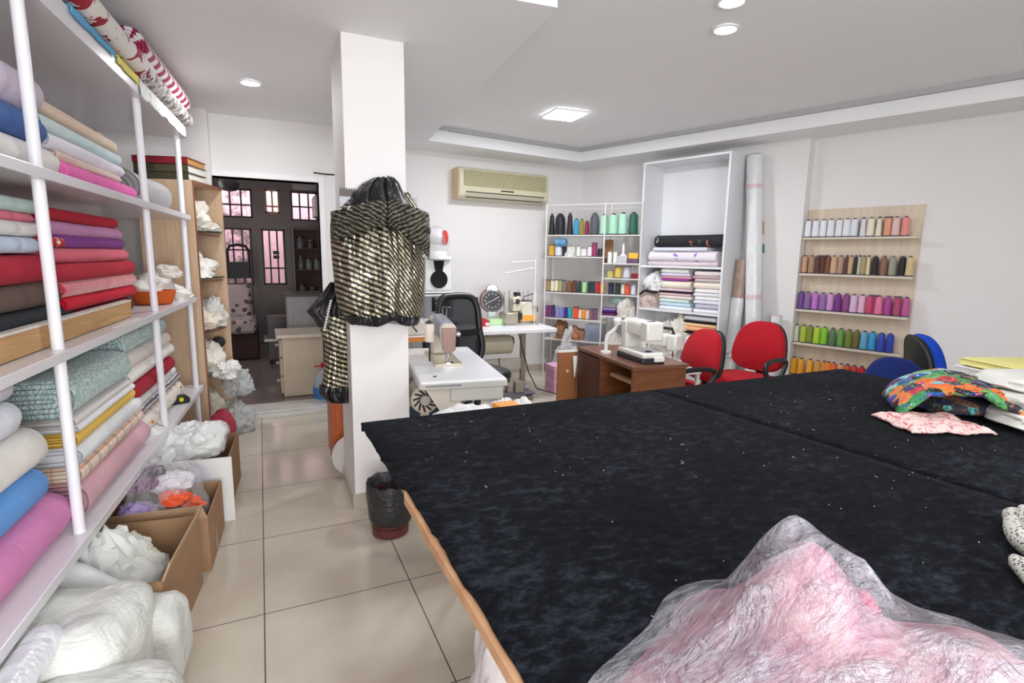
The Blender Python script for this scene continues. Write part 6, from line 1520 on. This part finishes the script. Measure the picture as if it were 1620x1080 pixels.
# first shelf
M_PURP = pat_blots((226,220,226), [((150,100,196), 7, .68)], 1, 1, 'purple_flower_print')
M_BFL = pat_blots((26,28,36), [((190,110,70), 9, .68), ((196,200,160), 14, .70)], 1, 1, 'black_flower_print')
zz = crow(1024,1134,414,424,(214,200,206),'pinkish white bottom cloth on the upper cabinet shelf', zb=z1_, w=.3)
zz = crow(1024,1132,397,414,0,'white roll with purple flower sprigs in the white cabinet', m=M_PURP, zb=zz-.005, w=.24, name='fabric_roll')
zz = crow(1032,1118,391,398,(214,214,226),'pale lilac grey folded cloth under the black flowered one', zb=zz-.004, w=.24)
zz = crow(1033,1146,371,392,0,'black cloth with embroidered flowers topping the upper cabinet shelf', m=M_BFL, zb=zz-.004, w=.24, name='fabric_roll')
# second shelf: left, middle, right stacks
q0 = atp(1033, 488, R0+RN*(CD-.14), RN)
heap(RP((q0-R0).dot(RD)-.0, CD-.14, z2_), .13,.12,.17, 171, (206,186,180), 'crumpled pinkish beige cloth at the left of the middle cabinet shelf')
solo(MB().tube([RP((q0-R0).dot(RD)+.12,CD-.02,z2_+.13), RP((q0-R0).dot(RD)+.03,CD-.015,z2_+.19), RP((q0-R0).dot(RD)-.12,CD-.01,z2_+.175)], .014, 8), 'black_belt', mat('black_cloth', (22,22,26), .8), 'black cloth band over the crumpled beige cloth', 'fabric')
heap(RP((q0-R0).dot(RD)-.02, CD-.14, z2_+.19), .14,.11,.14, 172, (232,232,232), 'crumpled white cloth over the beige one in the cabinet', amp=.35)
zz = z2_; names3 = [('snow white',(232,236,240)),('sky blue',(196,218,236)),('pale mint',(206,226,218)),('ecru',(224,212,206)),('rosy pink',(214,180,190)),('black edged pink',(40,30,36)),('light pink',(220,196,206)),('cream',(234,226,210)),('purple',(150,70,150)),('dusty rose',(206,150,160)),('pale lilac',(206,202,224)),('white',(226,226,222))]
ys = [490,485,479,473,468,463.5,461,457,444,440.5,437,432.5,425]
for k, (nm, cc) in enumerate(names3):
    zz = crow(1042+ (3 if k > 6 else 0), 1093-(k%3)*2, ys[k+1], ys[k], cc, '%s folded cloth in the middle stack of the white cabinet' % nm, zb=zz-.001)
zz = z2_; names4 = [('bright white',(234,234,240)),('lilac grey',(190,188,206)),('cool white',(222,224,234)),('plain white',(232,232,234)),('milky white',(226,226,232)),('pearl white',(230,228,230)),('cream',(236,226,212)),('warm grey',(196,184,184)),('mauve',(190,160,168)),('pinkish white',(226,214,216))]
ys = [496,490,482,476,470,464,458,447,441,437,429]
for k, (nm, cc) in enumerate(names4):
    zz = crow(1096+(k%2)*2, 1142, ys[k+1], ys[k], cc, '%s folded cloth in the right stack of the white cabinet' % nm, zb=zz-.001)
# lower compartment
zz = .52; z3 = .52
for k, (nm, cc, hh) in enumerate((('white',(230,230,230),.16),('bright black',(28,28,30),.03),('peach orange',(240,178,130),.05),('apricot',(244,196,150),.04),('black edged',(26,26,30),.025),('grey white',(214,212,216),.05))):
    nb[0] += 1; mb = bolt_mb(.36,.26,hh,400+k,.06,False); mb.v = [(y, S*x, z) for x, y, z in mb.v]
    solo(mb, 'folded_cloth', fab(cc), '%s folded cloth in the low right stack of the white cabinet' % nm, 'fabric', RP(c0+.05, CD-.03, z3), RROT, 'folded cloths in the tall white cabinet'); z3 += hh-.002
heap(RP(c0+.62, CD-.16, .52), .16,.12,.22, 173, (230,228,224), 'crumpled white cloth in the low compartment of the cabinet', amp=.4)
heap(RP(c0+.45, CD-.10, .52), .12,.1,.24, 174, (222,218,206), 'cream crumpled cloth beside the low folded stack', amp=.4)
# ------------------------------------------------------------------ rolls against the right wall
def tallroll(xt, yt, ztop, r, lab, t_=None, off=.1, lean=0, m=None, z0=0):
    q = atp(xt, yt, R0+RN*off, RN); u = (q-R0).dot(RD); b = thing('fabric_roll', lab, 'fabric roll', RP(u, off, z0), 0)
    return b, u
M_FILM = mat('white_wrapped_roll', (228,230,232), .22, bump=.5, bscale=12, bdist=.02, var=.04)
qt_ = atp(1194, 247, R0+RN*.085, RN); qm_ = atp(1192, 480, R0+RN*.14, RN); qb_ = qm_ + (qm_-qt_)*(qm_.z/(qt_.z-qm_.z))
R_ = .074
b = thing('fabric_roll', 'tall white film wrapped fabric roll right of the white cabinet', 'fabric roll', (qb_.x, qb_.y, 0))
ax_ = qt_-qb_
mk(MB().tube([ax_*(k/14) for k in range(15)], [R_*(1+.03*noise.noise(Vector((k*.7,1,2)))) for k in range(15)], 26), 'roll', M_FILM, b)
mk(MB().tube([ax_*.996, ax_*1.004], R_*.86, 24), 'open_end', mat('grey_roll_end', (150,146,144), .6), b)
for yy in (296, 469):
    f0 = (atp(1193, yy, R0+RN*.1, RN).z)/qt_.z
    mk(MB().tube([ax_*(f0-.009), ax_*(f0+.009)], R_*1.045, 24), 'pink_tape', mat('pink_tape', (222,196,202), .4), b)
def lroll(H_, R_, n=24, seed=1):
    return MB().tube([(0,0,H_*k/10) for k in range(11)], [R_*(1+.03*noise.noise(Vector((k*.7,seed,2)))) for k in range(11)], n)
q = atp(1172, 411, R0+RN*.16, RN); u = (q-R0).dot(RD)
qb = atp(1152, 600, R0+RN*.22, RN); ub = (qb-R0).dot(RD)
b = thing('fabric_roll', 'leaning roll with brown upper half in clear film beside the cabinet', 'fabric roll', RP(u+.0, .17, 0), 0)
top = RP(u,.12,q.z)-b.location; bot = RP(u+.02,.22,0)-b.location
mid = bot.lerp(top, .74); 
mk(MB().tube([bot, bot.lerp(mid,.5), mid], .062, 20), 'white_film', M_FILM, b)
mk(MB().tube([mid, mid.lerp(top,.5), top], .06, 20), 'brown_cloth', mat('taupe_cloth', (168,146,132), .4, var=.2, nscale=14), b)
mm = heap_mb(.085,.085,.05,176,.4,flat=.9); pm = bot.lerp(top, .36); mm.v = [(x+pm.x, y+pm.y, z+pm.z-.05) for x, y, z in mm.v]; mk(mm, 'film_knot', M_FILM, b)
q = atp(1229, 500, R0+RN*.10, RN); b, u = tallroll(1229, 500, 0, 0, 'short white roll with pinkish end behind the big red chair')
mk(lroll(q.z, .05, seed=4), 'roll', M_FILM, b); mk(MB().lathe([(.001,q.z),(.05,q.z),(.05,q.z+.01),(.001,q.z+.01)], 24), 'pink_end', mat('pink_tape', (222,196,202), .4), b)
# tassel hanging behind the roll
q1, q2 = atp(1206.5, 350, R0+RN*.012, RN), atp(1207, 400, R0+RN*.012, RN)
t = thing('thread_tassel', 'small hank of orange and green threads hanging behind the tall roll', 'thread', (q1+q2)/2)
mk(MB().tube([q1-(q1+q2)/2, (q1-q2)*.1], .012, 8), 'orange_hank', fab((190,140,90)), t); mk(MB().tube([(q2-q1)*.22, q2-(q1+q2)/2], .013, 8), 'green_hank', fab((60,130,110)), t)
# ------------------------------------------------------------------ brown desk with portable machine
dA = atz(1002, 580, .75); dB = atz(1075, 572, .75); dC = atz(918, 548, .75)
dx_ = (dB-dA); drz = -.105; dw = dx_.length; dl_ = .82
dk = thing('desk', 'dark brown wooden sewing desk with open left compartments', 'desk', (dA.x, dA.y, 0), drz)
def DP(x, y, z): co_, si = math.cos(drz), math.sin(drz); return Vector((dA.x+x*co_-y*si, dA.y+x*si+y*co_, z))
T = NT('walnut_veneer'); x, y, z, v = T.xyz()
mp = T.n('ShaderNodeMapping'); mp.inputs['Scale'].default_value = (3, 3, 22); T.L(v, mp.inputs['Vector'])
T.set(Base_Color=T.ramp(T.noise(1.4, 4, mp.outputs[0], .6, .5), [(.3, lin((104,62,38))), (.7, lin((134,84,52)))]), Roughness=.35); M_WAL = T.mat
M_WALT = mat('walnut_top', (112,74,58), .28, var=.15, nscale=4)
mk(MB().box(-.01,-.015,.725,dw+.01,dl_,.75), 'desk_top', M_WALT, dk, smooth=False, bev=.003)
mk(MB().box(0,0,0,dw,.018,.725), 'end_panel', M_WAL, dk, smooth=False)
mk(MB().box(0,.44,0,dw,.458,.725), 'divider_panel', M_WAL, dk, smooth=False)
mk(MB().box(0,dl_-.018,0,dw,dl_,.725), 'end_panel', M_WAL, dk, smooth=False)
mk(MB().box(dw-.014,.018,0,dw,dl_-.018,.725), 'back_panel', M_WAL, dk, smooth=False)
mk(MB().box(.0,.018,.06,dw-.014,dl_-.018,.08), 'bottom_shelf', M_WAL, dk, smooth=False)
mk(MB().box(.06,.05,.60,.10,.40,.625), 'inner_rail', mat('pale_rail', (170,130,100), .5), dk, smooth=False)
mk(MB().box(-.008,.455,.08,.0,dl_-.01,.715), 'door', mat('dark_walnut_door', (70,40,28), .4), dk, smooth=False)
# board leaning at the desk's far end
q = atz(905, 640, 0)
fa, fb = px(893, 552, D_at(893, 553, .74)), px(918, 552, D_at(918, 553, .74))
bdl = thing('chipboard_panel', 'loose walnut board with white edge leaning at the far end of the desk', 'board', DP(.01, dl_+.03, 0), drz+PI)
mk(MB().box(0,-.02,0,.165,0,.70), 'board', mat('amber_walnut', (150,96,58), .4, var=.1, nscale=3), bdl, smooth=False)
mk(MB().box(0,-.021,.70,.165,.001,.715), 'white_edge', mat('white_edge', (226,222,216), .4), bdl, smooth=False)
for zz in (.55, .22): mk(MB().cyl((.085,.0,zz),(.085,.006,zz),.012,None,12), 'screw_cap', mat('pale_cap', (206,176,150), .5), bdl)
mk(MB().lathe([(.001,0),(.004,0),(.020,.15),(.020,.17),(.001,.17)], 14, Matrix.Translation((.03,.022,.50))), 'white_funnel', mat('white_plastic2', (230,228,224), .4), bdl, label='white pointed funnel clipped on the board')
# portable sewing machine (long axis along the desk, head towards the camera)
def portable(name_lab, loc, rz, s=1.0, handle=False, cover=False):
    t = thing('sewing_machine', name_lab, 'sewing machine', loc, rz)
    mk(MB().box(-.10*s,0,0,.10*s,.40*s,.045*s), 'dark_base', mat('black_plastic_base', (38,40,48), .4), t, bev=.008, smooth=False)
    M_P = mat('white_machine_plastic', (226,225,218), .3, var=.02)
    mk(MB().box(-.095*s,.005,.04*s,.095*s,.395*s,.085*s), 'bed', M_P, t, bev=.012)
    mk(MB().box(.0,-.012,.015*s,.09*s,.02,.055*s), 'front_drawer', M_P, t, bev=.006)
    mk(MB().box(-.075*s,.30*s,.08*s,.075*s,.395*s,.31*s), 'column', M_P, t, bev=.018)
    mk(MB().loft([[(-.07*s,y,.205*s),(.07*s,y,.205*s),(.07*s,y,.30*s),(.05*s,y,.325*s),(-.05*s,y,.325*s),(-.07*s,y,.30*s)] for y in (.03*s,.38*s)]), 'arm', M_P, t, bev=.012)
    mk(MB().box(-.075*s,.0,.175*s,.075*s,.10*s,.325*s), 'head', M_P, t, bev=.014)
    nd = mk(MB().cyl((-.02*s,.05*s,.18*s),(-.02*s,.05*s,.12*s),.006,None,8).cyl((-.02*s,.05*s,.12*s),(-.02*s,.05*s,.088*s),.002,None,6), 'needle', M_CHROME, t)
    mk(MB().box(-.04*s,.035*s,.0865*s,.0,.07*s,.096*s), 'presser_foot', M_DARK, t, bev=.002)
    mk(MB().box(-.06*s,.02*s,.085*s,.06*s,.12*s,.0875*s), 'needle_plate', mat('lilac_plate', (206,206,226), .3), t, smooth=False)
    mk(MB().cyl((0,.395*s,.25*s),(0,.42*s,.25*s),.045*s,None,24), 'hand_wheel', M_P, t)
    if handle: mk(MB().tube([(0,.06*s,.32*s),(0,.08*s,.37*s),(0,.26*s,.37*s),(0,.30*s,.32*s)], .012, 8), 'handle', M_DARK, t)
    return t
portable('white portable sewing machine with dark base on the brown desk', DP(.18,.04,.75), drz, .86)
# adjustable lamp arm and spool pin behind it
q = DP(.07,.50,.75)
t = thing('desk_lamp', 'small white bent lamp arm behind the sewing machine on the desk', 'lamp', q, drz)
mk(MB().cyl((0,0,0),(0,0,.015),.04,None,20), 'foot', M_WIRE, t)
mk(MB().tube([(0,0,.01),(0,0,.10),(.015,-.01,.145),(.05,-.03,.18),(.065,-.035,.22)], .014, 10), 'arm', M_WIRE, t)
mk(MB().lathe([(.001,.0),(.03,.0),(.036,.03),(.022,.05),(.001,.05)], 16, Matrix.Translation((.068,-.035,.215))), 'lamp_head', M_WIRE, t)
# second portable machine with black handle on a small white table
q = px(1046, 545, 4.15)
sd = thing('side_table', 'small white table behind the desk carrying the handled sewing machine', 'table', (q.x, q.y, 0), drz)
mk(MB().box(-.16,-.24,.60,.20,.24,.63), 'table_top', M_TOP, sd, smooth=False, bev=.003)
for qx in (-.14,.18):
    for qy in (-.22,.22): mk(MB().box(qx-.012,qy-.012,0,qx+.012,qy+.012,.60), 'leg', M_WIRE, sd, smooth=False)
portable('second white sewing machine with black carry handle behind the desk', Vector((q.x,q.y,.63))+Vector((.0,-.2,0)), drz+.5, .82, True)
heap(Vector((q.x+.10,q.y+.10,.63)), .09,.10,.16, 181, (226,222,214), 'white scrap bundle beside the handled sewing machine', amp=.45)
# ------------------------------------------------------------------ office chairs
def seat_at(x, ytop, ztop, f):
    q = atz(x, ytop, ztop); n_ = math.hypot(*f); return (q.x+.21*f[0]/n_, q.y+.21*f[1]/n_, 0)
f_ = (-.98,-.22); office_chair('big red office chair with black arms in front of the white rolls', seat_at(1203,509,.935,f_), f_, (176,30,42), back_h=.42, back_w=.46, top_z=.935, seat_z=.46)
f_ = (-1,.10); office_chair('red office chair between the brown desk and the bigger red chair', seat_at(1110,521,.905,f_), f_, (176,30,42), back_h=.40, back_w=.42, top_z=.905, seat_z=.44)
f_ = (-.8,-.6); office_chair('dark blue office chair just peeping over the far right table corner', seat_at(1420,568,.87,f_), f_, (30,44,104), arms=False, back_h=.40, back_w=.36, top_z=.87)
f_ = (.80,-.60); office_chair('blue office chair seen sideways showing its black back shell', seat_at(1478,529,.955,f_), f_, (32,74,190), arms=False, back_h=.46, back_w=.38, top_z=.955)
# ================================================================== CAMERA
cam = bpy.data.cameras.new('camera'); co = bpy.data.objects.new('camera', cam); C.objects.link(co)
cam.lens = FPX/1620*36; cam.sensor_width = 36; cam.sensor_fit = 'HORIZONTAL'; cam.clip_start = .02
Rm = Matrix((CAM_R, -CAM_D, -_F)).transposed()
co.matrix_world = Matrix.Translation(CAM_O) @ Rm.to_4x4()
bpy.context.scene.camera = co
vs = bpy.context.scene.view_settings
vs.view_transform = 'Standard'; vs.look = 'None'; vs.gamma = 1; vs.exposure = 0.25; vs.use_curve_mapping = False
